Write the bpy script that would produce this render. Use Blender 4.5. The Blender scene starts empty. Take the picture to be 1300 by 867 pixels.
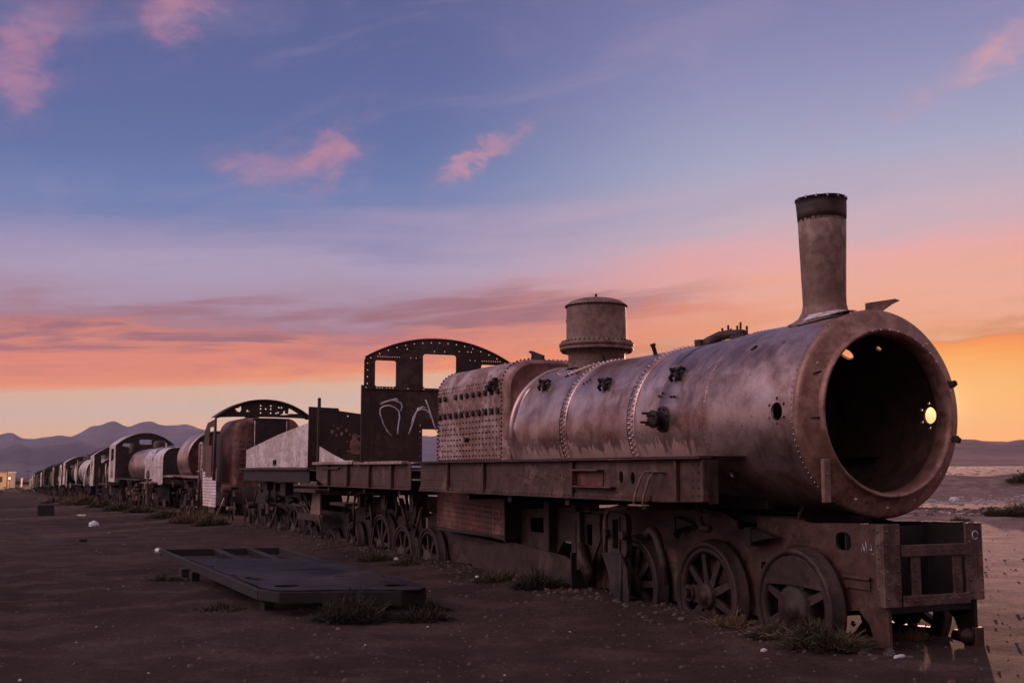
import bpy, bmesh, math, random
from mathutils import Vector, Matrix, noise
from mathutils.geometry import tessellate_polygon
R_ = math.radians
PI = math.pi
scene = bpy.context.scene
col = scene.collection
random.seed(7)

# ------------------------------------------------------------------ camera
F_PX, HOR, CAM_H = 1444.0, 597.0, 1.5
TILT = math.atan((HOR - 433.5) / F_PX)
cd = bpy.data.cameras.new('camera')
cam = bpy.data.objects.new('camera', cd); col.objects.link(cam)
cam.location = (0, 0, CAM_H)
cam.rotation_euler = (PI / 2 + TILT, 0, 0)
cd.sensor_width = 36; cd.lens = 36 * F_PX / 1300.0
cd.clip_start = 0.1; cd.clip_end = 30000
scene.camera = cam
scene.view_settings.view_transform = 'Standard'
scene.view_settings.look = 'None'
scene.view_settings.exposure = 0.0
scene.view_settings.gamma = 1.0
scene.view_settings.use_curve_mapping = False
scene.cycles.use_denoising = True
scene.cycles.max_bounces = 6
scene.cycles.diffuse_bounces = 3
scene.cycles.volume_bounces = 0
scene.cycles.caustics_reflective = False
scene.cycles.caustics_refractive = False

SUN_AZ, SUN_EL = 20.2, 3.0        # degrees right of the view axis, above the horizon

# ------------------------------------------------------------------ node helper
def srgb(r, g, b, k=1.0):
    def f(c):
        c = c / 255.0
        return c / 12.92 if c <= 0.04045 else ((c + 0.055) / 1.055) ** 2.4
    return (f(r) * k, f(g) * k, f(b) * k, 1.0)

class NT:
    def __init__(s, nt): s.t = nt; s.t.nodes.clear()
    def n(s, typ, **kw):
        nd = s.t.nodes.new(typ)
        for k, v in kw.items(): setattr(nd, k, v)
        return nd
    def put(s, sock, v):
        if hasattr(v, 'links') or isinstance(v, bpy.types.NodeSocket): s.t.links.new(v, sock)
        else: sock.default_value = v
    def m(s, op, a, b=0.0, c=None, clamp=False):
        nd = s.n('ShaderNodeMath', operation=op); nd.use_clamp = clamp
        s.put(nd.inputs[0], a); s.put(nd.inputs[1], b)
        if c is not None: s.put(nd.inputs[2], c)
        return nd.outputs[0]
    def mix(s, f, a, b, mode='MIX'):
        nd = s.n('ShaderNodeMix', data_type='RGBA', blend_type=mode)
        nd.clamp_factor = True
        s.put(nd.inputs[0], f); s.put(nd.inputs[6], a); s.put(nd.inputs[7], b)
        return nd.outputs[2]
    def ramp(s, f, stops, interp='LINEAR'):
        nd = s.n('ShaderNodeValToRGB'); cr = nd.color_ramp; cr.interpolation = interp
        stops = sorted(stops, key=lambda q: q[0])
        while len(cr.elements) > 1: cr.elements.remove(cr.elements[0])
        cr.elements[0].position = stops[0][0]; cr.elements[0].color = stops[0][1]
        for p, c in stops[1:]:
            e = cr.elements.new(p); e.color = c
        s.put(nd.inputs[0], f)
        return nd.outputs[0]
    def sramp(s, f, a, b):           # smooth 0..1 between a and b
        nd = s.n('ShaderNodeMapRange', interpolation_type='SMOOTHSTEP')
        s.put(nd.inputs[0], f); nd.inputs[1].default_value = a; nd.inputs[2].default_value = b
        return nd.outputs[0]
    def comb(s, x, y, z):
        nd = s.n('ShaderNodeCombineXYZ'); s.put(nd.inputs[0], x); s.put(nd.inputs[1], y); s.put(nd.inputs[2], z)
        return nd.outputs[0]
    def noise(s, vec, scale, detail=4, rough=0.55, dist=0.0):
        nd = s.n('ShaderNodeTexNoise'); s.put(nd.inputs['Vector'], vec)
        nd.inputs['Scale'].default_value = scale; nd.inputs['Detail'].default_value = detail
        nd.inputs['Roughness'].default_value = rough; nd.inputs['Distortion'].default_value = dist
        return nd.outputs[0]
    def vmul(s, vec, v):
        nd = s.n('ShaderNodeVectorMath', operation='MULTIPLY'); s.put(nd.inputs[0], vec); nd.inputs[1].default_value = v
        return nd.outputs[0]

# ------------------------------------------------------------------ sky (dusk, sun just at the horizon behind the train)
world = bpy.data.worlds.new('World'); scene.world = world; world.use_nodes = True
w = NT(world.node_tree)
tc = w.n('ShaderNodeTexCoord')
sep = w.n('ShaderNodeSeparateXYZ'); w.t.links.new(tc.outputs['Generated'], sep.inputs[0])
X, Y, Z = sep.outputs
az = w.m('MULTIPLY', w.m('ARCTAN2', X, Y), 180 / PI)
el = w.m('MULTIPLY', w.m('ARCSINE', Z), 180 / PI)
azc = w.m('MINIMUM', w.m('MAXIMUM', az, -34.0), 34.0)
# wispy warp of the elevation in the cloud deck
nv = w.comb(w.m('MULTIPLY', az, 0.055), w.m('MULTIPLY', w.m('SUBTRACT', el, w.m('MULTIPLY', az, 0.06)), 0.42), 3.1)
n1 = w.noise(nv, 1.0, 7, 0.6, 0.3)
nv2 = w.comb(w.m('MULTIPLY', az, 0.02), w.m('MULTIPLY', w.m('SUBTRACT', el, w.m('MULTIPLY', az, 0.045)), 0.9), 7.7)
n2 = w.noise(nv2, 1.0, 5, 0.55, 0.2)
inband = w.m('MULTIPLY', w.sramp(el, 3.6, 5.6), w.m('SUBTRACT', 1.0, w.sramp(el, 11.0, 16.0)))
edge = w.sramp(el, 0.3, 2.5)
warp = w.m('ADD', w.m('MULTIPLY', w.m('SUBTRACT', n1, 0.5), w.m('ADD', w.m('MULTIPLY', inband, 6.5), 0.0)),
           w.m('MULTIPLY', w.m('SUBTRACT', n2, 0.5), w.m('MULTIPLY', edge, 0.9)))
elt = w.m('ADD', w.m('SUBTRACT', el, w.m('MULTIPLY', w.m('ADD', azc, 24.0), 0.05)), warp)
fac = w.m('SQRT', w.m('MAXIMUM', w.m('DIVIDE', w.m('ADD', elt, 3.0), 93.0), 0.0))
def st(e, c, k=1.0): return (math.sqrt((e + 3.0) / 93.0), srgb(*c, k))
Lr = w.ramp(fac, [st(80, (150, 134, 160)), st(50, (126, 116, 150)), st(34, (94, 92, 136)), st(22.7, (84, 94, 143)), st(19, (84, 99, 152)),
     st(15.2, (90, 110, 162)), st(12.7, (104, 124, 174)), st(11.2, (142, 138, 178)), st(9.6, (168, 154, 184)),
     st(7.7, (168, 142, 166)), st(6.9, (164, 122, 138)), st(5.9, (178, 110, 118)), st(5.0, (200, 114, 108)), st(4.3, (218, 124, 104)), st(3.75, (242, 148, 98)),
     st(3.35, (226, 180, 150)), st(2.7, (216, 186, 168)), st(1.7, (236, 188, 146)), st(0.7, (244, 180, 122)), st(-1, (244, 170, 108))])
Rr = w.ramp(fac, [st(80, (150, 134, 160)), st(50, (128, 116, 148)), st(32, (118, 112, 150)), st(20.9, (120, 122, 168)), st(17.1, (138, 140, 182)),
     st(13.3, (160, 164, 194)), st(10.5, (192, 170, 186)), st(8.2, (228, 164, 164)), st(6.2, (230, 164, 144)), st(5.0, (224, 152, 122)),
     st(4.5, (216, 150, 118)), st(4.2, (206, 116, 64)), st(3.85, (240, 118, 34)), st(2.7, (244, 142, 42)), st(1.45, (246, 164, 70)),
     st(0.2, (253, 162, 44), 1.12), st(-0.8, (255, 160, 36), 1.2), st(-2.6, (255, 152, 28), 1.3)])
sky = w.mix(w.sramp(az, -7.0, 13.0), Lr, Rr)
# darker mauve cores of the cloud deck
n3 = w.noise(w.comb(w.m('MULTIPLY', az, 0.07), w.m('MULTIPLY', w.m('SUBTRACT', el, w.m('MULTIPLY', az, 0.05)), 0.8), 21.0), 1.0, 6, 0.6, 0.5)
deck = w.m('MULTIPLY', w.sramp(elt, 4.6, 5.6), w.m('SUBTRACT', 1.0, w.sramp(elt, 6.6, 8.6)))
deck = w.m('MULTIPLY', deck, w.m('SUBTRACT', 1.0, w.sramp(az, 2.0, 14.0)))
sky = w.mix(w.m('MULTIPLY', w.m('MULTIPLY', w.sramp(n3, 0.42, 0.60), deck), 0.9), sky, srgb(150, 98, 112))
sky = w.mix(w.m('MULTIPLY', w.m('MULTIPLY', w.sramp(n3, 0.36, 0.52), w.m('SUBTRACT', 1.0, w.sramp(n3, 0.50, 0.62))),
            w.m('MULTIPLY', w.m('MULTIPLY', w.sramp(elt, 3.2, 4.2), w.m('SUBTRACT', 1.0, w.sramp(elt, 5.6, 7.0))), w.m('MULTIPLY', 0.6, w.m('SUBTRACT', 1.0, w.sramp(az, 10.0, 17.0))))), sky, srgb(238, 140, 104))
# red streak beside the dome, thin dark line low on the right
nw1 = w.noise(w.comb(w.m('MULTIPLY', az, 0.25), w.m('MULTIPLY', el, 0.35), 31.0), 1.0, 8, 0.62, 0.4)
nw2 = w.noise(w.comb(w.m('MULTIPLY', az, 0.25), w.m('MULTIPLY', el, 0.5), 47.0), 1.0, 8, 0.66, 0.4)
def blob(ca, ce, sa, se, rot):
    da = w.m('SUBTRACT', w.m('ADD', az, w.m('MULTIPLY', w.m('SUBTRACT', nw1, 0.5), 5.0)), ca); de = w.m('SUBTRACT', w.m('ADD', el, w.m('MULTIPLY', w.m('SUBTRACT', nw2, 0.5), 3.0)), ce)
    c, s_ = math.cos(R_(rot)), math.sin(R_(rot))
    u = w.m('DIVIDE', w.m('ADD', w.m('MULTIPLY', da, c), w.m('MULTIPLY', de, s_)), sa)
    v = w.m('DIVIDE', w.m('SUBTRACT', w.m('MULTIPLY', de, c), w.m('MULTIPLY', da, s_)), se)
    q = w.m('ADD', w.m('MULTIPLY', u, u), w.m('MULTIPLY', v, v))
    return w.m('EXPONENT', w.m('MULTIPLY', q, -1.0))
def px(x, y): return math.degrees(math.atan((x - 650) / 1453.0)), math.degrees(TILT + math.atan((433.5 - y) / F_PX))
n4 = w.noise(w.comb(w.m('MULTIPLY', az, 0.22), w.m('MULTIPLY', w.m('SUBTRACT', el, w.m('MULTIPLY', az, 0.35)), 0.5), 5.0), 1.0, 7, 0.62, 0.8)
n5 = w.noise(w.comb(w.m('MULTIPLY', az, 0.5), w.m('MULTIPLY', el, 0.9), 9.0), 1.0, 6, 0.65, 1.0)
tex = w.m('ADD', w.m('MULTIPLY', n4, 0.6), w.m('MULTIPLY', n5, 0.4))
for (x, y, sa, se, rot, colr, amt, lo, hi) in [
    (345, 222, 3.0, 1.2, 6, (200, 136, 158), 1.0, 0.28, 0.60), (412, 203, 1.9, 1.3, 38, (214, 138, 148), 1.15, 0.30, 0.56),
    (450, 160, 2.4, 1.1, 28, (150, 120, 160), 0.6, 0.36, 0.64),
    (618, 200, 2.7, 0.5, 32, (205, 142, 158), 1.2, 0.26, 0.50), (668, 158, 2.0, 0.5, 40, (160, 130, 165), 0.7, 0.3, 0.6),
    (198, 22, 2.0, 2.4, -14, (208, 138, 156), 1.2, 0.32, 0.56), (250, 12, 2.2, 1.2, 20, (176, 126, 156), 0.9, 0.34, 0.62),
    (60, 25, 6.0, 1.9, 5, (128, 104, 146), 0.9, 0.3, 0.62), (8, 120, 1.5, 2.6, -12, (205, 134, 156), 1.2, 0.3, 0.55), (40, 60, 2.6, 3.0, 10, (138, 108, 148), 0.8, 0.34, 0.62),
    (1280, 108, 3.5, 0.9, 26, (226, 160, 160), 1.0, 0.26, 0.56), (1190, 150, 3.0, 0.8, 22, (186, 150, 172), 0.7, 0.3, 0.6),
    (10, 345, 5.0, 0.8, 2, (168, 146, 178), 0.6, 0.3, 0.6), (850, 398, 5.5, 0.55, 2, (214, 116, 92), 0.95, 0.3, 0.58), (700, 408, 5.0, 0.8, 4, (196, 116, 108), 0.8, 0.3, 0.6)]:
    a, e = px(x, y)
    mk = w.m('MULTIPLY', blob(a, e, sa, se, rot), amt)
    mk = w.m('MULTIPLY', w.sramp(w.m('ADD', tex, w.m('MULTIPLY', w.m('SUBTRACT', mk, 0.5), 0.30)), lo + 0.02, hi + 0.30), w.m('MINIMUM', w.m('MULTIPLY', mk, 1.5), 1.0))
    sky = w.mix(w.m('MULTIPLY', mk, 0.72), sky, srgb(*colr))
# faint cirrus veil over the whole sky
n6 = w.noise(w.comb(w.m('MULTIPLY', az, 0.09), w.m('MULTIPLY', w.m('SUBTRACT', el, w.m('MULTIPLY', az, 0.22)), 0.30), 61.0), 1.0, 8, 0.62, 0.9)
sky = w.mix(w.m('MULTIPLY', w.m('MULTIPLY', w.sramp(n6, 0.46, 0.74), w.sramp(el, 7.0, 11.0)), 0.20), sky, srgb(176, 150, 182))
# long dark cloud line low on the right
a, e = px(1290, 433)
sky = w.mix(w.m('MULTIPLY', blob(a, e + 0.25, 6.0, 0.22, 1.5), 0.55), sky, srgb(190, 112, 84))
a, e = px(1260, 403)
sky = w.mix(w.m('MULTIPLY', w.m('MULTIPLY', blob(a, e, 4.5, 0.35, 1.0), w.sramp(n3, 0.4, 0.6)), 0.7), sky, srgb(200, 146, 132))
a, e = px(1180, 420)
sky = w.mix(w.m('MULTIPLY', w.m('MULTIPLY', blob(a, e, 4.0, 0.8, 2.0), w.sramp(n1, 0.42, 0.6)), 0.5), sky, srgb(226, 150, 116))
# sun glow
ga = w.m('DIVIDE', w.m('SUBTRACT', az, SUN_AZ - 0.5), 7.0); ge = w.m('DIVIDE', w.m('SUBTRACT', el, SUN_EL), 2.4)
glow = w.m('EXPONENT', w.m('MULTIPLY', w.m('ADD', w.m('MULTIPLY', ga, ga), w.m('MULTIPLY', ge, ge)), -1.0))
sky = w.mix(w.m('MULTIPLY', glow, 0.65), sky, (1.0, 0.58, 0.16, 1))
cga = w.m('DIVIDE', w.m('SUBTRACT', az, SUN_AZ), 0.9); cge = w.m('DIVIDE', w.m('SUBTRACT', el, SUN_EL), 0.8)
core = w.m('EXPONENT', w.m('MULTIPLY', w.m('ADD', w.m('MULTIPLY', cga, cga), w.m('MULTIPLY', cge, cge)), -1.0))
sky = w.mix(w.m('MULTIPLY', core, 0.9), sky, (2.2, 1.35, 0.5, 1))
# dim sky behind; added unseen bright lobe at left lights the train sides
back = w.sramp(w.m('ABSOLUTE', az), 40.0, 95.0)
dz = w.m('DIVIDE', w.m('ADD', az, 92.0), 58.0)
lobe = w.m('EXPONENT', w.m('MULTIPLY', w.m('MULTIPLY', dz, dz), -1.0))
backsky = w.mix(lobe, w.ramp(w.m('DIVIDE', el, 90.0), [(0.0, srgb(70, 60, 82)), (0.15, srgb(118, 98, 116)), (0.4, srgb(178, 152, 168)), (0.8, srgb(184, 160, 180))]), w.ramp(w.m('DIVIDE', el, 90.0), [(0.0, srgb(118, 98, 116)), (0.10, srgb(214, 182, 196)), (0.22, srgb(252, 222, 232, 2.0)), (0.36, srgb(252, 224, 232, 3.8)), (0.52, srgb(246, 214, 226, 1.8)), (0.8, srgb(190, 164, 186))]))
sky = w.mix(w.m('MULTIPLY', back, 0.94), sky, backsky)
nish = w.n('ShaderNodeTexSky', sky_type='NISHITA'); nish.sun_disc = False
nish.sun_elevation = R_(SUN_EL); nish.sun_rotation = R_(SUN_AZ)
bg1 = w.n('ShaderNodeBackground'); w.put(bg1.inputs[0], sky); bg1.inputs[1].default_value = 1.0
bg2 = w.n('ShaderNodeBackground'); w.put(bg2.inputs[0], nish.outputs[0]); bg2.inputs[1].default_value = 0.005
ad = w.n('ShaderNodeAddShader'); w.t.links.new(bg1.outputs[0], ad.inputs[0]); w.t.links.new(bg2.outputs[0], ad.inputs[1])
wo = w.n('ShaderNodeOutputWorld'); w.t.links.new(ad.outputs[0], wo.inputs[0])

sd = bpy.data.lights.new('sun', 'SUN'); sd.energy = 5.0; sd.angle = R_(0.8); sd.color = (1.0, 0.50, 0.38)
sun = bpy.data.objects.new('sun', sd); col.objects.link(sun)
sdir = Vector((math.sin(R_(SUN_AZ)) * math.cos(R_(SUN_EL)), math.cos(R_(SUN_AZ)) * math.cos(R_(SUN_EL)), math.sin(R_(SUN_EL))))
sun.rotation_euler = sdir.to_track_quat('Z', 'Y').to_euler(); sun.location = sdir * 50

# ------------------------------------------------------------------ materials
def principled(t, base, rough, metal=0.0, bump=None, spec=0.5):
    p = t.n('ShaderNodeBsdfPrincipled')
    t.put(p.inputs['Base Color'], base); t.put(p.inputs['Roughness'], rough); t.put(p.inputs['Metallic'], metal)
    t.put(p.inputs['Specular IOR Level'], spec)
    if bump is not None: t.t.links.new(bump, p.inputs['Normal'])
    o = t.n('ShaderNodeOutputMaterial'); t.t.links.new(p.outputs[0], o.inputs[0])
    return p
def bumpn(t, h, strength, dist):
    b = t.n('ShaderNodeBump'); b.inputs['Strength'].default_value = strength; b.inputs['Distance'].default_value = dist
    t.put(b.inputs['Height'], h); return b.outputs[0]
def newmat(name):
    m = bpy.data.materials.new(name); m.use_nodes = True
    return m, NT(m.node_tree)
def metal_mat(name, dark, mid, pale, palefrac=0.5, rough=0.55, metal=0.35, streak=0.5, bump=0.35, scale=1.0, spec=0.5):
    m, t = newmat(name)
    tcn = t.n('ShaderNodeTexCoord'); v = tcn.outputs['Object']
    a = t.noise(v, 1.1 * scale, 6, 0.6, 0.4); b = t.noise(v, 6.0 * scale, 8, 0.65, 0.3); c = t.noise(v, 42.0 * scale, 5, 0.7)
    s = t.noise(t.vmul(v, (9.0 * scale, 9.0 * scale, 0.9 * scale)), 1.0, 6, 0.6)
    base = t.mix(t.sramp(b, 0.32, 0.68), dark, mid)
    base = t.mix(t.m('MULTIPLY', t.sramp(t.m('ADD', a, t.m('MULTIPLY', t.m('SUBTRACT', b, 0.5), 0.5)), 0.62 - 0.3 * palefrac, 0.82 - 0.3 * palefrac), 0.8), base, pale)
    base = t.mix(t.m('MULTIPLY', t.sramp(s, 0.52, 0.72), streak), base, dark)
    base = t.mix(t.m('MULTIPLY', t.sramp(c, 0.58, 0.75), 0.35), base, dark)
    rg = t.m('ADD', t.m('MULTIPLY', t.m('SUBTRACT', b, 0.5), 0.5), t.m('ADD', t.m('MULTIPLY', t.m('SUBTRACT', c, 0.5), 0.3), rough), clamp=True)
    h = t.m('ADD', t.m('MULTIPLY', b, 0.6), t.m('ADD', t.m('MULTIPLY', c, 0.25), t.m('MULTIPLY', a, 0.8)))
    principled(t, base, rg, metal, bumpn(t, h, bump, 0.02), spec)
    return m
M = {}
M['rust'] = metal_mat('rusty_iron', (0.0252, 0.0115, 0.0086, 1), (0.0612, 0.0288, 0.0209, 1), (0.1152, 0.0662, 0.0518, 1), 0.35, 0.62, 0.2, 0.5, 0.5)
M['red_rust'] = metal_mat('red_rust', (0.0720, 0.0252, 0.0189, 1), (0.1800, 0.0612, 0.0432, 1), (0.2610, 0.1305, 0.1008, 1), 0.35, 0.6, 0.2, 0.55, 0.5)
M['dark'] = metal_mat('dark_iron', (0.0135, 0.0083, 0.0075, 1), (0.0338, 0.0195, 0.0165, 1), (0.0600, 0.0375, 0.0315, 1), 0.3, 0.65, 0.2, 0.5, 0.5)
M['cab'] = metal_mat('cab_sheet', (0.0196, 0.0098, 0.0077, 1), (0.0455, 0.0238, 0.0182, 1), (0.0910, 0.0525, 0.0406, 1), 0.45, 0.6, 0.15, 0.5, 0.35)
M['chimney'] = metal_mat('weathered_casting', (0.1380, 0.0764, 0.0552, 1), (0.2484, 0.1518, 0.1150, 1), (0.3404, 0.2300, 0.1840, 1), 0.4, 0.62, 0.15, 0.25, 0.5, 1.6)
M['fire'] = metal_mat('firebox_plate', (0.17, 0.078, 0.058, 1), (0.36, 0.205, 0.17, 1), (0.56, 0.42, 0.40, 1), 0.5, 0.5, 0.35, 0.45, 0.5, 1.5)
M['pale'] = metal_mat('pale_bare_sheet', (0.38, 0.27, 0.24, 1), (0.74, 0.63, 0.60, 1), (0.86, 0.79, 0.77, 1), 0.6, 0.45, 0.3, 0.55, 0.3, 1.5)
M['wheel'] = metal_mat('wheel_iron', (0.0223, 0.0105, 0.0081, 1), (0.0484, 0.0236, 0.0180, 1), (0.0806, 0.0446, 0.0347, 1), 0.3, 0.62, 0.25, 0.3, 0.5, 2.0)
M['frame'] = metal_mat('frame_plate', (0.0468, 0.0203, 0.0148, 1), (0.1131, 0.0530, 0.0390, 1), (0.1950, 0.1170, 0.0920, 1), 0.3, 0.6, 0.25, 0.45, 0.45, 1.3)
M['slab'] = metal_mat('slab_plate', (0.0088, 0.0055, 0.0050, 1), (0.0187, 0.0121, 0.0110, 1), (0.0440, 0.0319, 0.0308, 1), 0.55, 0.55, 0.0, 0.35, 0.6, 1.0, 0.1)
M['face'] = metal_mat('smokebox_face', (0.1840, 0.0874, 0.0607, 1), (0.3496, 0.1932, 0.1426, 1), (0.4416, 0.2760, 0.2162, 1), 0.4, 0.45, 0.4, 0.3, 0.4, 1.5)
M['soot'] = metal_mat('sooty_iron', (0.03, 0.017, 0.012, 1), (0.07, 0.038, 0.026, 1), (0.10, 0.058, 0.04, 1), 0.3, 0.8, 0.0, 0.2, 0.3)

M['black'] = metal_mat('shade_black_iron', (0.0060, 0.0042, 0.0036, 1), (0.0150, 0.0090, 0.0072, 1), (0.0240, 0.0150, 0.0120, 1), 0.3, 0.75, 0.0, 0.3, 0.4)  # near-black: shade of frame box and platform edge put into the colour
M['beam'] = metal_mat('worn_beam_steel', (0.0638, 0.0340, 0.0263, 1), (0.1445, 0.0833, 0.0663, 1), (0.2295, 0.1573, 0.1360, 1), 0.5, 0.55, 0.25, 0.3, 0.5, 1.5)
def boiler_mat():
    m, t = newmat('boiler_plate')
    tcn = t.n('ShaderNodeTexCoord'); v = tcn.outputs['Object']
    sp = t.n('ShaderNodeSeparateXYZ'); t.t.links.new(v, sp.inputs[0]); x, y, z = sp.outputs
    a = t.noise(v, 1.3, 7, 0.6, 0.5); b = t.noise(v, 5.0, 9, 0.68, 0.4); c = t.noise(v, 55.0, 4, 0.7)
    s = t.noise(t.vmul(v, (7.0, 1.2, 1.2)), 1.0, 7, 0.62, 0.3)
    base = t.mix(t.sramp(b, 0.3, 0.7), (0.24, 0.125, 0.098, 1), (0.46, 0.305, 0.27, 1))
    base = t.mix(t.m('MULTIPLY', t.sramp(a, 0.42, 0.62), 0.7), base, (0.60, 0.45, 0.43, 1))
    base = t.mix(t.m('MULTIPLY', t.sramp(s, 0.54, 0.70), 0.4), base, (0.15, 0.062, 0.048, 1))
    # scoured tan scale with a ragged edge along the lower flank
    edge = t.m('ADD', z, t.m('ADD', t.m('MULTIPLY', t.m('SUBTRACT', s, 0.5), -0.9), t.m('MULTIPLY', t.m('SUBTRACT', b, 0.5), 0.5)))
    tan = t.m('MULTIPLY', t.m('SUBTRACT', 1.0, t.sramp(edge, 1.74, 1.80)), t.sramp(x, -7.0, -6.0))
    tan = t.m('MULTIPLY', tan, t.m('SUBTRACT', 1.0, t.sramp(x, -2.6, -1.8)))
    base = t.mix(t.m('MULTIPLY', tan, 0.7), base, (0.42, 0.26, 0.205, 1))
    # streaks of scale washed down under the clack valve
    wd = t.m('ADD', 0.10, t.m('MULTIPLY', t.m('SUBTRACT', 2.0, z), 0.45))
    dx = t.m('ABSOLUTE', t.m('ADD', t.m('ADD', x, 2.80), t.m('MULTIPLY', t.m('SUBTRACT', b, 0.5), 0.3)))
    wash = t.m('MULTIPLY', t.sramp(t.m('SUBTRACT', wd, dx), 0.0, 0.05), t.m('SUBTRACT', 1.0, t.sramp(z, 1.92, 2.0)))
    base = t.mix(t.m('MULTIPLY', wash, 0.7), base, (0.40, 0.27, 0.22, 1))
    # red brown stain patches on the smokebox
    rs = t.m('MULTIPLY', t.sramp(t.noise(v, 2.2, 5, 0.55, 0.8), 0.55, 0.66), t.sramp(x, -2.6, -2.2))
    base = t.mix(t.m('MULTIPLY', rs, 0.35), base, (0.17, 0.10, 0.085, 1))
    base = t.mix(t.m('MULTIPLY', t.sramp(c, 0.6, 0.74), 0.4), base, (0.09, 0.05, 0.045, 1))
    vo = t.n('ShaderNodeTexVoronoi'); t.put(vo.inputs['Vector'], v); vo.inputs['Scale'].default_value = 9.0; vo.inputs['Randomness'].default_value = 1.0
    pit = t.m('MULTIPLY', t.m('LESS_THAN', vo.outputs['Distance'], t.m('MULTIPLY', b, 0.22)), t.sramp(a, 0.45, 0.55))
    base = t.mix(t.m('MULTIPLY', pit, 0.55), base, (0.07, 0.035, 0.028, 1))
    sc = t.noise(t.vmul(v, (1.5, 16.0, 16.0)), 1.0, 3, 0.5, 0.6)
    base = t.mix(t.m('MULTIPLY', t.sramp(sc, 0.70, 0.74), 0.35), base, (0.62, 0.5, 0.47, 1))
    rg = t.m('ADD', t.m('MULTIPLY', t.m('SUBTRACT', b, 0.5), 0.45), t.m('ADD', 0.36, t.m('MULTIPLY', tan, 0.25)), clamp=True)
    h = t.m('ADD', t.m('MULTIPLY', b, 0.5), t.m('ADD', t.m('MULTIPLY', c, 0.15), t.m('MULTIPLY', a, 0.9)))
    principled(t, base, rg, t.m('SUBTRACT', 0.88, t.m('MULTIPLY', tan, 0.6)), bumpn(t, h, 0.4, 0.02), 0.5)
    return m
M['boiler'] = boiler_mat()

def flat_mat(name, c, rough=0.8, metal=0.0, var=0.3, scale=8.0):
    m, t = newmat(name)
    tcn = t.n('ShaderNodeTexCoord'); n = t.noise(tcn.outputs['Object'], scale, 6, 0.65)
    d = tuple(q * (1 - var) for q in c[:3]) + (1,); e = tuple(min(1, q * (1 + var)) for q in c[:3]) + (1,)
    principled(t, t.mix(t.sramp(n, 0.3, 0.7), d, e), rough, metal, bumpn(t, n, 0.3, 0.02))
    return m
M['paint_white'] = flat_mat('white_spray_paint', (0.66, 0.62, 0.68), 0.7, 0, 0.25, 9)
M['paint_blue'] = flat_mat('blue_paint', (0.10, 0.14, 0.30), 0.7, 0, 0.3, 10)
M['stone'] = flat_mat('stone', (0.10, 0.066, 0.056), 0.9, 0, 0.4, 5)
M['pale_stone'] = flat_mat('pale_stone', (0.55, 0.50, 0.50), 0.85, 0, 0.2, 5)
M['rubble'] = flat_mat('pale_rubble', (0.33, 0.27, 0.25), 0.9, 0, 0.3, 5)
M['plastic'] = flat_mat('white_plastic', (0.7, 0.68, 0.7), 0.5, 0, 0.1, 20)
M['grass'] = flat_mat('dry_shrub', (0.07, 0.052, 0.026), 0.9, 0, 0.55, 5)
M['straw'] = flat_mat('straw', (0.16, 0.10, 0.05), 0.9, 0, 0.4, 5)
M['dark_grass'] = flat_mat('dark_shrub', (0.034, 0.025, 0.013), 0.9, 0, 0.5, 5)
M['scrub'] = flat_mat('plain_scrub', (0.10, 0.07, 0.045), 0.9, 0, 0.4, 0.3)
M['mud'] = flat_mat('mud_brick', (0.40, 0.28, 0.2), 0.9, 0, 0.2, 1)
M['roof'] = flat_mat('tin_roof', (0.22, 0.18, 0.17), 0.6, 0.2, 0.2, 1)

def ground_mat():
    m, t = newmat('desert_ground')
    g = t.n('ShaderNodeNewGeometry'); v = g.outputs['Position']
    a = t.noise(v, 0.12, 6, 0.6, 0.5); b = t.noise(v, 1.2, 8, 0.65, 0.3); c = t.noise(v, 14.0, 8, 0.7); d = t.noise(v, 70.0, 4, 0.7)
    tr = t.noise(t.vmul(v, (0.5, 0.07, 1.0)), 1.0, 6, 0.6, 0.4)
    base = t.mix(t.sramp(a, 0.35, 0.65), (0.033, 0.0195, 0.0165, 1), (0.060, 0.037, 0.031, 1))
    base = t.mix(t.m('MULTIPLY', t.sramp(b, 0.45, 0.62), 0.75), base, (0.095, 0.060, 0.051, 1))
    base = t.mix(t.m('MULTIPLY', t.sramp(tr, 0.5, 0.68), 0.4), base, (0.12, 0.078, 0.067, 1))
    base = t.mix(t.m('MULTIPLY', t.sramp(c, 0.48, 0.62), 0.55), base, (0.028, 0.017, 0.015, 1))
    base = t.mix(t.m('MULTIPLY', t.sramp(d, 0.58, 0.68), 0.5), base, (0.17, 0.125, 0.115, 1))
    spg = t.n('ShaderNodeSeparateXYZ'); t.t.links.new(v, spg.inputs[0])
    far = t.sramp(t.m('ADD', t.m('ADD', t.m('MULTIPLY', spg.outputs[1], 0.5), t.m('MULTIPLY', spg.outputs[0], 1.6)), t.m('MULTIPLY', t.m('SUBTRACT', b, 0.5), 5.0)), 9.5, 20.0)  # right-hand ground paler: brightness of the low sun put into the colour
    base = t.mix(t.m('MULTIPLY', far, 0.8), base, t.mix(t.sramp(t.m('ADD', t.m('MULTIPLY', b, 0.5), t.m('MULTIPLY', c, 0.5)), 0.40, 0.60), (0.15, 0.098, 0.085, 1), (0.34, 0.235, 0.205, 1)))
    h = t.m('ADD', t.m('MULTIPLY', c, 0.5), t.m('ADD', t.m('MULTIPLY', d, 0.22), t.m('MULTIPLY', b, 1.0)))
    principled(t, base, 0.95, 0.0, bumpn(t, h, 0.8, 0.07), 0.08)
    return m
M['ground'] = ground_mat()
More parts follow.
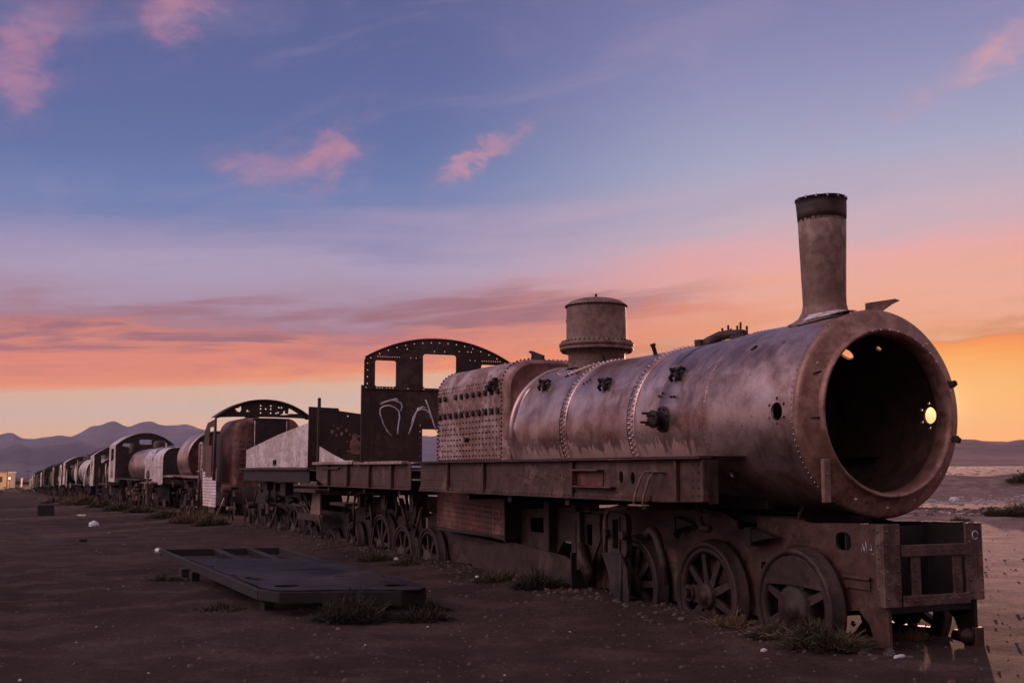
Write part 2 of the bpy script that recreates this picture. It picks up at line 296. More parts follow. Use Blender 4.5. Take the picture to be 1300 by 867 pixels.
def hill_mat(name, c1, c2, sc):
    m, t = newmat(name)
    g = t.n('ShaderNodeNewGeometry'); v = g.outputs['Position']
    a = t.noise(v, sc, 8, 0.6, 0.5); b = t.noise(t.vmul(v, (1, 1, 6)), sc * 3, 6, 0.6)
    principled(t, t.mix(t.sramp(t.m('ADD', t.m('MULTIPLY', a, 0.6), t.m('MULTIPLY', b, 0.4)), 0.38, 0.62), c1, c2), 0.95, 0.0,
               bumpn(t, a, 0.8, 30.0), 0.1)
    return m
M['mountain'] = hill_mat('hazy_mountain_rock', (0.045, 0.040, 0.060, 1), (0.12, 0.10, 0.13, 1), 0.004)  # bluish lilac of the distance haze put into the rock colour

# ------------------------------------------------------------------ mesh builder
class MB:
    def __init__(s): s.v = []; s.f = []; s.sm = []
    def add(s, vs, fs, smooth=False, mtx=None):
        o = len(s.v)
        s.v += [tuple(mtx @ Vector(p)) for p in vs] if mtx is not None else [tuple(p) for p in vs]
        s.f += [tuple(i + o for i in f) for f in fs]; s.sm += [smooth] * len(fs); return s
    def box(s, x0, x1, y0, y1, z0, z1, mtx=None, ch=0.0):
        if x0 > x1: x0, x1 = x1, x0
        if y0 > y1: y0, y1 = y1, y0
        if z0 > z1: z0, z1 = z1, z0
        c = min(ch if ch else 0.006, (x1 - x0) * .3, (y1 - y0) * .3, (z1 - z0) * .3)
        bm = bmesh.new(); bmesh.ops.create_cube(bm, size=1)
        for q in bm.verts:
            q.co = ((x0 + x1) / 2 + q.co.x * (x1 - x0), (y0 + y1) / 2 + q.co.y * (y1 - y0), (z0 + z1) / 2 + q.co.z * (z1 - z0))
        bmesh.ops.bevel(bm, geom=bm.edges[:], offset=c, segments=1, affect='EDGES', profile=0.5)
        bm.verts.index_update()
        s.add([q.co.copy() for q in bm.verts], [[q.index for q in f.verts] for f in bm.faces], False, mtx); bm.free(); return s
    def lathe(s, prof, seg=32, mtx=None, closed=False, smooth=True, a0=0.0, a1=2 * PI):
        # prof: list of (t, r) about local Z
        full = abs(a1 - a0 - 2 * PI) < 1e-6; n = seg if full else seg + 1
        vs = []; fs = []
        for (t_, r) in prof:
            for i in range(n):
                a = a0 + (a1 - a0) * i / seg
                vs.append((r * math.cos(a), r * math.sin(a), t_))
        m_ = len(prof); rows = m_ if closed else m_ - 1
        for j in range(rows):
            j2 = (j + 1) % m_
            for i in range(seg):
                i2 = (i + 1) % n
                fs.append((j * n + i, j * n + i2, j2 * n + i2, j2 * n + i))
        s.add(vs, fs, smooth, mtx); return s
    def cyl(s, p0, p1, r, seg=14, r2=None, caps=True, smooth=True):
        p0 = Vector(p0); p1 = Vector(p1); d = p1 - p0; L = d.length; r2 = r if r2 is None else r2
        q = d.to_track_quat('Z', 'Y').to_matrix().to_4x4(); mt = Matrix.Translation(p0) @ q
        s.lathe([(0, r), (L, r2)], seg, mt, smooth=smooth)
        if caps:
            for t_, rr, fl in ((0, r, True), (L, r2, False)):
                vs = [(rr * math.cos(2 * PI * i / seg), rr * math.sin(2 * PI * i / seg), t_) for i in range(seg)]
                s.add(vs, [tuple(range(seg))[::-1] if fl else tuple(range(seg))], False, mt)
        return s
    def tube(s, pts, r, seg=8):
        pts = [Vector(p) for p in pts]; rings = []; n = len(pts)
        for i, p in enumerate(pts):
            d = (pts[min(i + 1, n - 1)] - pts[max(i - 1, 0)]).normalized()
            q = d.to_track_quat('Z', 'Y').to_matrix()
            rr = r[i] if isinstance(r, (list, tuple)) else r
            rings.append([p + q @ Vector((rr * math.cos(2 * PI * k / seg), rr * math.sin(2 * PI * k / seg), 0)) for k in range(seg)])
        vs = [v_ for rg in rings for v_ in rg]; fs = []
        for j in range(n - 1):
            # align rings by nearest vertex
            off = min(range(seg), key=lambda k: (rings[j + 1][k] - rings[j][0]).length)
            for k in range(seg):
                k2 = (k + 1) % seg
                fs.append((j * seg + k, j * seg + k2, (j + 1) * seg + (k2 + off) % seg, (j + 1) * seg + (k + off) % seg))
        fs.append(tuple(range(seg))[::-1]); fs.append(tuple((n - 1) * seg + k for k in range(seg)))
        s.add(vs, fs, True); return s
    def plate(s, outer, holes, t, mtx, smooth=False):
        # polygon in local XY extruded along local Z from 0 to t
        def area(p): return sum(p[i][0] * p[(i + 1) % len(p)][1] - p[(i + 1) % len(p)][0] * p[i][1] for i in range(len(p))) / 2
        if area(outer) < 0: outer = outer[::-1]
        holes = [h[::-1] if area(h) > 0 else h for h in holes]
        loops = [outer] + holes
        tri = tessellate_polygon([[Vector((p[0], p[1], 0)) for p in L] for L in loops])
        flat = [p for L in loops for p in L]; n = len(flat)
        vs = [(p[0], p[1], 0) for p in flat] + [(p[0], p[1], t) for p in flat]; fs = []
        for a, b, c in tri:
            A, B, C = flat[a], flat[b], flat[c]
            if (B[0] - A[0]) * (C[1] - A[1]) - (C[0] - A[0]) * (B[1] - A[1]) < 0: b, c = c, b
            fs.append((a + n, b + n, c + n)); fs.append((c, b, a))
        o = 0
        for L in loops:
            k = len(L)
            for i in range(k):
                i2 = (i + 1) % k; fs.append((o + i, o + i2, o + i2 + n, o + i + n))
            o += k
        s.add(vs, fs, smooth, mtx); return s
    def rivet(s, p, nrm, r=0.014, h=0.7, seg=7):
        q = Vector(nrm).to_track_quat('Z', 'Y').to_matrix().to_4x4(); mt = Matrix.Translation(Vector(p)) @ q
        s.lathe([(-0.003, r), (r * h * .55, r * .85), (r * h, r * .35), (r * h * 1.02, 0.0005)], seg, mt); return s
    def nut(s, p, nrm, r=0.02, h=0.03):
        p = Vector(p); n_ = Vector(nrm).normalized(); s.cyl(p - n_ * .004, p + n_ * h, r, 6, smooth=False)
        s.cyl(p + n_ * h, p + n_ * (h + r * .8), r * .5, 6); return s
    def wobble(s, amp, freq, seed=0.0):
        out = []
        for p in s.v:
            q = Vector(p) * freq + Vector((seed, seed * 2.1, seed * .7))
            d = noise.noise_vector(q) * amp
            out.append((p[0] + d.x, p[1] + d.y, p[2] + d.z))
        s.v = out; return s
    def mesh(s, name, m):
        me = bpy.data.meshes.new(name); me.from_pydata(s.v, [], s.f)
        me.polygons.foreach_set('use_smooth', s.sm); me.materials.append(m); me.update(); return me
    def build(s, name, m, parent=None, label=None):
        o = bpy.data.objects.new(name, s.mesh(name, m)); col.objects.link(o)
        if parent is not None: o.parent = parent
        if label: o['label'] = label
        return o
def circ(cx, cy, r, n=10, ry=None, ph=0.0):
    ry = r if ry is None else ry
    return [(cx + r * math.cos(ph + 2 * PI * i / n), cy + ry * math.sin(ph + 2 * PI * i / n)) for i in range(n)]
def rrect(x0, x1, y0, y1, r, n=4):
    pts = []
    for cx, cy, a in ((x1 - r, y1 - r, 0), (x0 + r, y1 - r, 90), (x0 + r, y0 + r, 180), (x1 - r, y0 + r, 270)):
        for i in range(n + 1):
            q = R_(a + 90 * i / n); pts.append((cx + r * math.cos(q), cy + r * math.sin(q)))
    return pts
# plane matrices: local (u, v, w)
def PX(x): return Matrix(((0, 0, 1, x), (1, 0, 0, 0), (0, 1, 0, 0), (0, 0, 0, 1)))          # u->y v->z w->+x
def PY(y): return Matrix(((1, 0, 0, 0), (0, 0, -1, y), (0, 1, 0, 0), (0, 0, 0, 1)))         # u->x v->z w->-y
def AXX(x, y=0, z=0): return Matrix(((0, 0, 1, x), (0, 1, 0, y), (-1, 0, 0, z), (0, 0, 0, 1)))   # lathe axis -> +x ; local x -> -z
def AXY(x, y=0, z=0): return Matrix(((1, 0, 0, x), (0, 0, 1, y), (0, -1, 0, z), (0, 0, 0, 1)))   # lathe axis -> +y
def cut(o, cutters):
    c = cutters.build('cutter', M['rust'], o.parent)
    for q in (c.data, o.data):
        bm = bmesh.new(); bm.from_mesh(q); bmesh.ops.remove_doubles(bm, verts=bm.verts, dist=1e-5); bmesh.ops.recalc_face_normals(bm, faces=bm.faces); bm.to_mesh(q); bm.free(); q.update()
    md = o.modifiers.new('b', 'BOOLEAN'); md.operation = 'DIFFERENCE'; md.object = c; md.solver = 'EXACT'
    bpy.context.view_layer.update()
    dg = bpy.context.evaluated_depsgraph_get()
    me = bpy.data.meshes.new_from_object(o.evaluated_get(dg)); old = o.data
    o.modifiers.clear(); o.data = me; bpy.data.objects.remove(c)
def empty(name, loc, rz, label, cat, group=None, mtx=None):
    o = bpy.data.objects.new(name, None); col.objects.link(o); o.empty_display_size = 0.3
    if mtx is not None: o.matrix_world = mtx
    else: o.location = loc; o.rotation_euler = (0, 0, rz)
    o['label'] = label; o['category'] = cat
    if group: o['group'] = group
    return o
def tag(o, label, cat, group=None):
    o['label'] = label; o['category'] = cat
    if group: o['group'] = group
    return o

# ------------------------------------------------------------------ train axis and terrain
TH = R_(24.7517)
ORG = Vector((3.5988, 9.8975, 0))
AX = Vector((math.sin(TH), -math.cos(TH), 0)); AY = Vector((math.cos(TH), math.sin(TH), 0))
MT = Matrix.Translation(ORG) @ Matrix.Rotation(TH - PI / 2, 4, 'Z')
def tw(x, y, z=0.0): return ORG + AX * x + AY * y + Vector((0, 0, z))
def sstep(a, b, x):
    t_ = max(0, min(1, (x - a) / (b - a))); return t_ * t_ * (3 - 2 * t_)
def T(x, y):
    """terrain height"""
    D = math.hypot(x, y); az_ = math.degrees(math.atan2(x, y))
    if abs(az_) > 90: sl = 0
    else:
        sl = -0.0115 + (0.0165) * sstep(-24, 24, az_)
    D2 = min(max(D - 35, 0), 2200)
    z = sl * D2
    # gentle relief
    am = min(1.0, D / 60.0)
    z += 0.07 * am * noise.noise(Vector((x * .035, y * .035, 0))) + 0.022 * noise.noise(Vector((x * .55, y * .55, 3)))
    z += 0.011 * noise.noise(Vector((x * 1.9, y * 1.9, 5))) + (0.008 * noise.noise(Vector((x * 6, y * 6, 5))) if D < 40 else 0)
    if D < 60:      # wheel ruts running beside the train and scuffed hollows
        d0 = Vector((x, y, 0)) - ORG; lx0, ly0 = d0 @ AX, d0 @ AY
        for c_ in (-6.6, -8.2):
            u_ = ly0 - c_ - .5 * math.sin(lx0 * .17) - .15 * math.sin(lx0 * .6)
            z += (-.028 * math.exp(-(u_ / .16) ** 2) + .014 * math.exp(-((abs(u_) - .3) / .12) ** 2)) * (.6 + .4 * noise.noise(Vector((lx0, ly0, 0))))
        z += -.022 * max(0, noise.noise(Vector((x * 1.1, y * 1.1, 12))) - .15) * 2
    # sand banked against the front of the train
    d = Vector((x, y, 0)) - ORG; lx, ly = d @ AX, d @ AY
    z += 0.06 * math.exp(-((ly + 0.8) / .8) ** 2) * sstep(0.6, -0.6, lx) * sstep(-60, -20, lx)
    # rim of spoil and the mound beyond it, on the right
    dm = math.hypot((x - 29.5) / 9.0, (y - 71.0) / 4.5)
    z += 1.0 * math.exp(-dm ** 2.4) * (1 + 0.35 * noise.noise(Vector((x * .3, y * .3, 1))))
    dm2 = math.hypot((x - 44) / 12.0, (y - 74.0) / 3.0)
    z += 0.35 * math.exp(-dm2 ** 2)
    rim = math.exp(-((y - 37.0 + 0.15 * (x - 14)) / 2.6) ** 2) * sstep(6, 12, x)
    z += 0.24 * rim * (0.8 + 0.7 * noise.noise(Vector((x * .4, y * .4, 2))))
    if D > 90: z += min(1, (D - 90) / 100) * (0.5 if az_ < 5 else 0.22) * noise.noise(Vector((x * .012, y * .03, 8)))
    return z
def ground():
    rs = [0.0]; r = 1.0
    while r < 5200: rs.append(r); r *= 1.022 if r < 160 else 1.05
    angs = [a for a in range(-180, -40, 8)] + [-40 + i * 0.35 for i in range(int(80 / 0.35) + 1)] + [a for a in range(48, 180, 8)]
    vs = [(0, 0, 0)]; fs = []; n = len(angs)
    for r in rs[1:]:
        for a in angs:
            x, y = r * math.sin(R_(a)), r * math.cos(R_(a)); vs.append((x, y, T(x, y)))
    for j in range(len(rs) - 1):
        for i in range(n):
            i2 = (i + 1) % n
            if j == 0: fs.append((0, 1 + i2, 1 + i))
            else: fs.append((1 + (j - 1) * n + i, 1 + (j - 1) * n + i2, 1 + j * n + i2, 1 + j * n + i))
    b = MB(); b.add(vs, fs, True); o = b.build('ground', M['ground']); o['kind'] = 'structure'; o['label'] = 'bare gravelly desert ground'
ground()
def mountains(name, label, D0, D1, az0, az1, prof, base, seed, mat, rough=0.75):
    """heightfield whose crest follows prof [(pixel x, pixel y)] seen from the viewpoint's distance"""
    na, nr = 520, 34; vs = []; fs = []
    def crest(azd):
        X_ = 650 + 1453 * math.tan(R_(azd))
        if X_ <= prof[0][0]: y_ = prof[0][1]
        elif X_ >= prof[-1][0]: y_ = prof[-1][1]
        else:
            for (xa, ya), (xb, yb) in zip(prof, prof[1:]):
                if xa <= X_ <= xb:
                    t_ = (X_ - xa) / (xb - xa); t_ = t_ * t_ * (3 - 2 * t_) * .6 + t_ * .4; y_ = ya + (yb - ya) * t_; break
        return (HOR - y_) / F_PX
    for j in range(nr + 1):
        f = j / nr; D = D0 + (D1 - D0) * f
        for i in range(na + 1):
            azd = az0 + (az1 - az0) * i / na
            x, y = D * math.sin(R_(azd)), D * math.cos(R_(azd))
            Dp = D0 + (D1 - D0) * 0.7
            hc = crest(azd) * Dp * math.cos(R_(azd)) * 1.0
            k = sstep(0, 0.7, f) ** 1.15 if f <= 0.7 else 1 - 0.6 * sstep(0.7, 1.0, f)
            q = Vector((x * .0016, y * .0016, seed)); rg = 1 - abs(noise.noise(q * 1.0)) * 2
            rg2 = 1 - abs(noise.noise(q * 3.1 + Vector((5, 5, 5)))) * 2
            e = math.sin(PI * min(1, f / 0.7)) if f < 0.7 else 0
            h = base + (hc - base) * k * (1 + rough * e * (0.7 * (rg - .5) + 0.35 * (rg2 - .5)))
            h += (4 * noise.noise(q * 9) + 2.5 * noise.noise(q * 25)) * sstep(.3, .7, f)
            vs.append((x, y, h))
    for j in range(nr):
        for i in range(na): a = j * (na + 1) + i; fs.append((a, a + 1, a + na + 2, a + na + 1))
    b = MB(); b.add(vs, fs, True); o = b.build(name, mat); o['kind'] = 'structure'; o['label'] = label
RIDGE = (
    [(-400, 566), (0, 557), (14, 555), (26, 560), (48, 560), (80, 557), (88, 558), (118, 546), (145, 542), (160, 545), (182, 540), (207, 545), (234, 541), (256, 549),
     (300, 556), (380, 553), (470, 557), (545, 556), (620, 552), (800, 556), (1000, 558), (1215, 557), (1235, 557), (1262, 560), (1330, 559), (1700, 552)],)
mountains('mountain_range', 'distant bare mountain range', 3000, 4800, -40, 0, RIDGE[0], -26, 1.7, M['mountain'])
M['mesa'] = hill_mat('mesa_earth', (0.15, 0.085, 0.065, 1), (0.26, 0.16, 0.125, 1), 0.006)
mountains('low_hills', 'low brown hills on the right horizon', 1000, 2100, 0, 40, RIDGE[0], -4, 4.4, M['mesa'], 0.4)
mountains('foothills', 'lower foothills before the mountain range', 2100, 2900, -40, -6,
    [(-400, 575), (0, 572), (24, 566), (40, 571), (62, 566), (100, 560), (130, 566), (160, 572), (240, 566), (300, 578), (400, 590), (560, 600)], -24, 9.3, M['mountain'], 0.7)

# ------------------------------------------------------------------ shared running gear
def wheel(parent, x, y, z, R, side=-1, spokes=10, weight=None, wt=0.14, name='wheel', rot=0.0, boss=False, hub=.24):
    """rim with flange, spokes and hub; side -1: outer face towards -y"""
    mt = AXY(x, y, z) if side > 0 else Matrix(((1, 0, 0, x), (0, 0, -1, y), (0, 1, 0, z), (0, 0, 0, 1)))
    # local z: + = outward ; outer face at 0
    tyre = MB().lathe([(0, R - .055), (0.0, R - .006), (-.012, R), (-wt + .03, R + .008), (-wt + .02, R + .03), (-wt, R + .03), (-wt - .005, R + .018), (-wt, R - .055)], 48, mt, closed=True)
    ctr = MB()
    ctr.lathe([(-.018, R - .115), (-.012, R - .058), (-wt + .01, R - .058), (-wt + .01, R - .115)], 48, mt, closed=True)
    ctr.lathe([(-.02, R - .10), (-.03, R - .058)], 48, mt)
    hr = hub * R
    ctr.lathe([(-wt, hr), (-.0, hr), (.012, hr * .9), (.012, hr * .5), (.03, hr * .48), (.03, .001)], 24, mt)
    for i in range(spokes):
        a = rot + 2 * PI * i / spokes
        m2 = mt @ Matrix.Rotation(a, 4, 'Z')
        r0, r1 = hr * .8, R - .09
        w0, w1 = .040 * R / .5, .030 * R / .5
        vs = []
        for r, w_ in ((r0, w0), (r1 - .03, w1), (r1 + .01, w1 * 1.9)):
            vs += [(r, -w_, -.035), (r, w_, -.035), (r, w_ * .8, -.09), (r, -w_ * .8, -.09)]
        fs = []
        for j in range(2):
            for k in range(4): k2 = (k + 1) % 4; fs.append((j * 4 + k, j * 4 + k2, j * 4 + 4 + k2, j * 4 + 4 + k))
        ctr.add(vs, fs, False, m2)
    if boss:
        a = rot + PI * .88; ctr.cyl(mt @ Vector((R * .5 * math.cos(a), R * .5 * math.sin(a), -.1)), mt @ Vector((R * .5 * math.cos(a), R * .5 * math.sin(a), .02)), R * .16, 20)
        ctr.cyl(mt @ Vector((R * .5 * math.cos(a), R * .5 * math.sin(a), 0)), mt @ Vector((R * .5 * math.cos(a), R * .5 * math.sin(a), .07)), R * .09, 16)
        m3 = mt @ Matrix.Rotation(a, 4, 'Z'); ctr.plate([(0, -R * .17), (R * .5, -R * .15), (R * .5, R * .15), (0, R * .17)], [], .08, m3 @ Matrix.Translation((0, 0, -.08)))
    e = ctr.build(name, M['wheel'], parent)
    tyre.build('tyre', M['wheel'], e)
    if weight:
        a0, half, inner = weight
        rr = R - .075; n_ = 18; p = [(rr * math.cos(a0 - half + 2 * half * i / n_), rr * math.sin(a0 - half + 2 * half * i / n_)) for i in range(n_ + 1)]
        # flat or slightly bowed chord
        q0, q1 = p[-1], p[0]; mid = [((q0[0] * (1 - t_) + q1[0] * t_) + math.cos(a0) * inner * math.sin(PI * t_), (q0[1] * (1 - t_) + q1[1] * t_) + math.sin(a0) * inner * math.sin(PI * t_)) for t_ in (.2, .4, .6, .8)]
        MB().plate(p + mid, [], .09, mt @ Matrix.Translation((0, 0, -.10))).build('counterweight', M['wheel'], e)
    return e
def axle(parent, x, z, half=.6): MB().cyl((x, -half, z), (x, half, z), .07, 12).build('axle', M['dark'], parent)
def leaf_spring(parent, x, y, z, L=.8, n=7):
    b = MB()
    for i in range(n):
        l = L * (1 - i * .12) / 2
        pts = [(x - l + 2 * l * k / 8, y, z - i * .017 + .06 * (1 - ((k - 4) / 4) ** 2 * (l * 2 / L) ** 2) - .06) for k in range(9)]
        for p, q in zip(pts, pts[1:]):
            ang = math.atan2(q[2] - p[2], q[0] - p[0])
            vs = []
            for (px_, pz) in ((p[0], p[2]), (q[0], q[2])):
                vs += [(px_, y - .045, pz), (px_, y + .045, pz), (px_, y + .045, pz + .014), (px_, y - .045, pz + .014)]
            b.add(vs, [(0, 1, 5, 4), (1, 2, 6, 5), (2, 3, 7, 6), (3, 0, 4, 7), (0, 3, 2, 1), (4, 5, 6, 7)])
    b.box(x - .05, x + .05, y - .06, y + .06, z - n * .017 - .03, z + .03)
    b.build('leaf_spring', M['dark'], parent)

# ================================================================== LOCOMOTIVE (foreground)
A = 2.02
loco = empty('steam_locomotive', None, 0, 'rusted steam locomotive with open smokebox mouth and tall chimney, nearest the viewer', 'locomotive', 'rusted trains on the long track', mtx=MT)

# --- frames
def frame_outline():
    p = [(0.0, -.05), (-.10, -.05), (-.16, .03), (-.24, .20), (-.36, .30), (-.60, .27), (-.70, .10), (-4.9, .08), (-5.2, .0), (-5.35, .62), (-5.35, .95), (-4.4, 1.10), (-2.95, 1.13), (-2.72, 1.10),
         (-2.50, 1.08), (-2.30, 1.06), (-2.12, .99)]
    p += [(-2.10, .93), (-2.06, .87), (-1.96, .84), (-1.84, .85), (-1.78, .90), (-1.76, 1.05), (-1.08, 1.045), (-1.06, 1.03), (-.96, 1.02), (-.60, 1.035), (0.0, 1.05)]
    return p
for sy in (-1, 1):
    b = MB(); y0 = -.47 if sy < 0 else .50
    holes = [rrect(-.63, -.43, .80, .955, .06) if sy < 0 else circ(-.10, .98, .018, 8), rrect(-1.72, -1.55, .55, .62, .01), circ(-3.2, .85, .09, 14), rrect(-4.75, -4.5, .55, .9, .05)]
    b.plate(frame_outline(), holes, .03, PY(y0))
    fs_ = y0 - .03 if sy < 0 else y0
    n_ = -1 if sy < 0 else 1
    for k in range(9): b.rivet((-.03 - 0, fs_ if sy < 0 else y0, .3 + k * .085), (0, n_, 0), .011)
    for k in range(14): b.rivet((-.15 - k * .11, fs_, 1.0), (0, n_, 0), .010)
    for k in range(6): b.rivet((-1.12, fs_, .98 - k * .08), (0, n_, 0), .012); b.rivet((-2.25, fs_, .98 - k * .1), (0, n_, 0), .012)
    o = b.build('frame_plate', M['frame'] if sy < 0 else M['black'], loco)  # far plate near-black, shade inside the frame box painted in
    if sy < 0:
        r = MB(); r.box(-.53, -.19, -.535, -.50, .565, .595); r.box(-.52, -.20, -.515, -.50, .48, .565); r.build('lug', M['frame'], o)
# scribble on the side of the frame
def stroke(pts, r, mt=None):
    b = MB(); 
    if mt is not None: pts = [tuple(mt @ Vector(p)) for p in pts]
    b.tube(pts, r, 5); return b
g = MB()
for pts in ([(-.30, .80), (-.285, .87), (-.265, .81), (-.245, .89), (-.235, .80)], [(-.20, .83), (-.175, .82), (-.185, .88), (-.175, .79), (-.15, .79)]):
    g.tube([(u, -.5025, v) for u, v in pts], .004, 4)
g.build('scribble', M['paint_white'], loco)
# --- front beam structure
b = MB()
for s in (-1, 1):
    y0, y1 = (-.56, -.37) if s < 0 else (.37, .57)
    zt = 1.05 if s < 0 else 1.045; zb = .36 if s < 0 else .385
    f = MB().box(.003, .028, y0, y1, zb, zt); f.box(-.07, .003, y0 if s < 0 else y1 - .02, y0 + .02 if s < 0 else y1, zb, zt)
    for k in range(6):
        z = zt - .06 - k * (zt - zb - .1) / 5.3
        f.rivet((.028, y0 + .04, z), (1, 0, 0), .014); f.rivet((.028, y1 - .035, z), (1, 0, 0), .014)
        if s < 0: f.rivet((-.035, y0, z), (0, -1, 0), .012)
    f.build('corner_angle', M['beam'], loco)
f = MB().box(.028, .045, -.368, .372, .775, .875)
for k in range(7): f.rivet((.045, -.33 + k * .105, .825), (1, 0, 0), .012)
f.build('cross_bar', M['beam'], loco)
f = MB().box(.030, .047, -.37, .385, .365, .455)
for k in range(8): f.rivet((.047, -.33 + k * .096, .41), (1, 0, 0), .012)
f.build('cross_bar', M['beam'], loco)
for y0 in (-.255, .215):
    f = MB().box(.008, .026, y0, y0 + .105, .44, .79)
    for k in range(4): f.rivet((.026, y0 + .05, .5 + k * .08), (1, 0, 0), .012)
    f.build('upright_bar', M['beam'], loco)
# cross stretcher plates inside the frame box
f = MB().plate(rrect(-.465, .465, .28, 1.0, .02), [], .02, PX(-.55)); f.box(-.53, -.02, -.465, .465, .30, .32); f.build('stretcher_plate', M['black'], loco)
for x in (-1.4, -2.9, -4.6): MB().plate(rrect(-.465, .465, .1, 1.02, .02), [], .02, PX(x)).build('stretcher_plate', M['black'], loco)
# horn foot and drain casting at the far corner
f = MB().box(-.02, .03, .44, .54, -.06, .15); f.box(-.14, -.02, .47, .52, -.05, .22); f.build('foot_bracket', M['frame'], loco)
f = MB().lathe([(-.1, .001), (-.1, .05), (0, .06), (.02, .075), (.04, .075), (.05, .05), (.07, .045), (.075, .001)], 18, AXX(-.06, .40, .07)); f.wobble(.012, 9, 2); f.build('drain_casting', M['rust'], loco)
MB().tube([(.032, .48 + .035 * math.cos(a), .94 + .035 * math.sin(a)) for a in [i * PI / 8 for i in range(15)]], .0045, 5).build('painted_ring', M['paint_white'], loco)
# saddle between frames and smokebox
f = MB().plate([(-.46, 1.0), (.46, 1.0), (.34, 1.22), (.0, 1.13), (-.34, 1.22)], [], .04, PX(-1.25)); f.plate([(-.46, 1.0), (.46, 1.0), (.34, 1.22), (.0, 1.13), (-.34, 1.22)], [], .04, PX(-2.3))
f.box(-2.3, -1.2, -.40, .40, .98, 1.06); f.build('smokebox_saddle', M['dark'], loco)

MB().plate([(-.85, -.1), (.85, -.1), (.85, .5), (-.85, .5)], [], .03, PX(-5.05)).build('stretcher_plate', M['black'], loco)  # added plate, closes the gap where low sun shone through
# --- smokebox shell with real openings
sb = MB()
NS = 128
prof = [(-.60, .905), (-.60, .93), (-.70, .931), (-.765, .931), (-.965, .931), (-1.05, .932), (-1.5, .932), (-2.0, .93), (-2.05, .928), (-2.3, .912), (-2.6, .898), (-2.95, .885), (-3.0, .86), (-2.05, .905), (-1.2, .907), (-.97, .907), (-.76, .907)]
sb.lathe(prof, NS, AXX(0, 0, A), closed=True)
smoke = sb.build('smokebox', M['boiler'], loco)
cu = MB()
cu.cyl((-.865, -1.2, 2.03), (-.865, 1.2, 2.03), .082, 28)
for k in range(6):
    a = PI / 6 + k * PI / 3; cu.cyl((-.865 + .118 * math.cos(a), -1.2, 2.03 + .118 * math.sin(a)), (-.865 + .118 * math.cos(a), 1.2, 2.03 + .118 * math.sin(a)), .017, 8)
def radial(b, x, y, z, r, l=.3):
    c = Vector((0, y, z - A)).normalized(); p = Vector((x, 0, A)); b.cyl(p + c * (.9 - l), p + c * (.9 + l), r, 18)
radial(cu, -1.68, .60, 2.69, .085); radial(cu, -1.20, .60, 2.70, .032)
radial(cu, -1.54, -.63, 2.66, .042); radial(cu, -1.10, -.62, 2.67, .013); radial(cu, -1.79, -.74, 1.46, .075)
cut(smoke, cu)
for pl in smoke.data.polygons: pl.use_smooth = True
smoke.data.set_sharp_from_angle(angle=R_(35))
M['liner'] = metal_mat('shaded_liner', (0.05, 0.026, 0.017, 1), (0.10, 0.055, 0.037, 1), (0.16, 0.09, 0.06, 1), 0.4, 0.75, 0.0, 0.4, 0.5)  # interior shade, lifted for glare, put into the inner faces' colour
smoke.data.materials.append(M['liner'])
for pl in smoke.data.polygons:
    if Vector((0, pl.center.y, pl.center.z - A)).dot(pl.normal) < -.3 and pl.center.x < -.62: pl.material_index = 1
f = MB().lathe([(0, .001), (0, .90)], 48, AXX(-2.2, 0, A)); f.build('tube_plate', M['liner'], smoke)
f = MB().lathe([(-2.9, .898), (-.64, .9)], 64, AXX(0, 0, A))
# front face ring
f = MB().lathe([(-.62, .90), (-.625, .94), (-.60, .952), (-.565, .952), (-.545, .935), (-.535, .91), (-.50, .83), (-.475, .785), (-.470, .775), (-.435, .768), (-.425, .760), (-.425, .745), (-.445, .735), (-.46, .722), (-.60, .720), (-.62, .74)], 128, AXX(0, 0, A), closed=True)
f.wobble(.004, 2.0, 3); ring = f.build('front_ring', M['face'], loco)
f = MB()
for k in range(9):
    a = R_(-14 + k * 8.0); f.rivet((-.424, -.752 * math.sin(-a), A + .752 * math.cos(a)), (1, 0, 0), .010)
for a in (R_(40), R_(75), R_(130), R_(158), R_(180), R_(205), R_(232), R_(300)):
    f.rivet((-.510, .855 * math.sin(a), A + .855 * math.cos(a)), (.92, .38 * math.sin(a), .38 * math.cos(a)), .013)
f.build('ring_bolts', M['pale'], ring)
def hinge(ang, sc=1.0):
    a = R_(ang); c = Vector((0, math.sin(a), math.cos(a))); p = Vector((-.56, 0, A)) + c * .93
    f = MB().cyl(p - c * .03, p + c * .035, .022 * sc, 12); f.cyl(p + c * .035, p + c * .055, .030 * sc, 12); f.box(p.x - .02, p.x + .06, p.y - .10, p.y + .0, p.z - .03, p.z + .03)
    f.build('hinge_lug', M['rust'], ring)
hinge(72); hinge(104)
f = MB().box(-.475, -.43, -.775, -.70, A - .80, A - .42); f.nut((-.43, -.74, A - .55), (1, 0, 0), .015, .01); f.build('door_strap', M['chimney'], ring)
MB().tube([(-.50, -.80, A + .33), (-.49, -.72, A + .355)], .009, 6).build('door_dog', M['dark'], ring); MB().tube([(-.50, -.84, A - .06), (-.47, -.77, A - .06)], .009, 6).build('door_dog', M['dark'], ring)
# torn sheet at the top of the face
f = MB(); vs = [(-.60, -.10, 2.945), (-.60, .10, 2.955), (-.56, .30, 3.085), (-.56, .33, 3.09), (-.55, -.10, 3.035), (-.86, -.12, 2.95), (-.82, .15, 2.97)]
f.plate([(-.10, 2.95), (.09, 2.955), (.22, 3.04), (.32, 3.085), (.26, 3.095), (-.10, 3.035)], [], .012, PX(-.60)); f.wobble(.012, 5, 2)
f.build('torn_sheet', M['face'], loco)

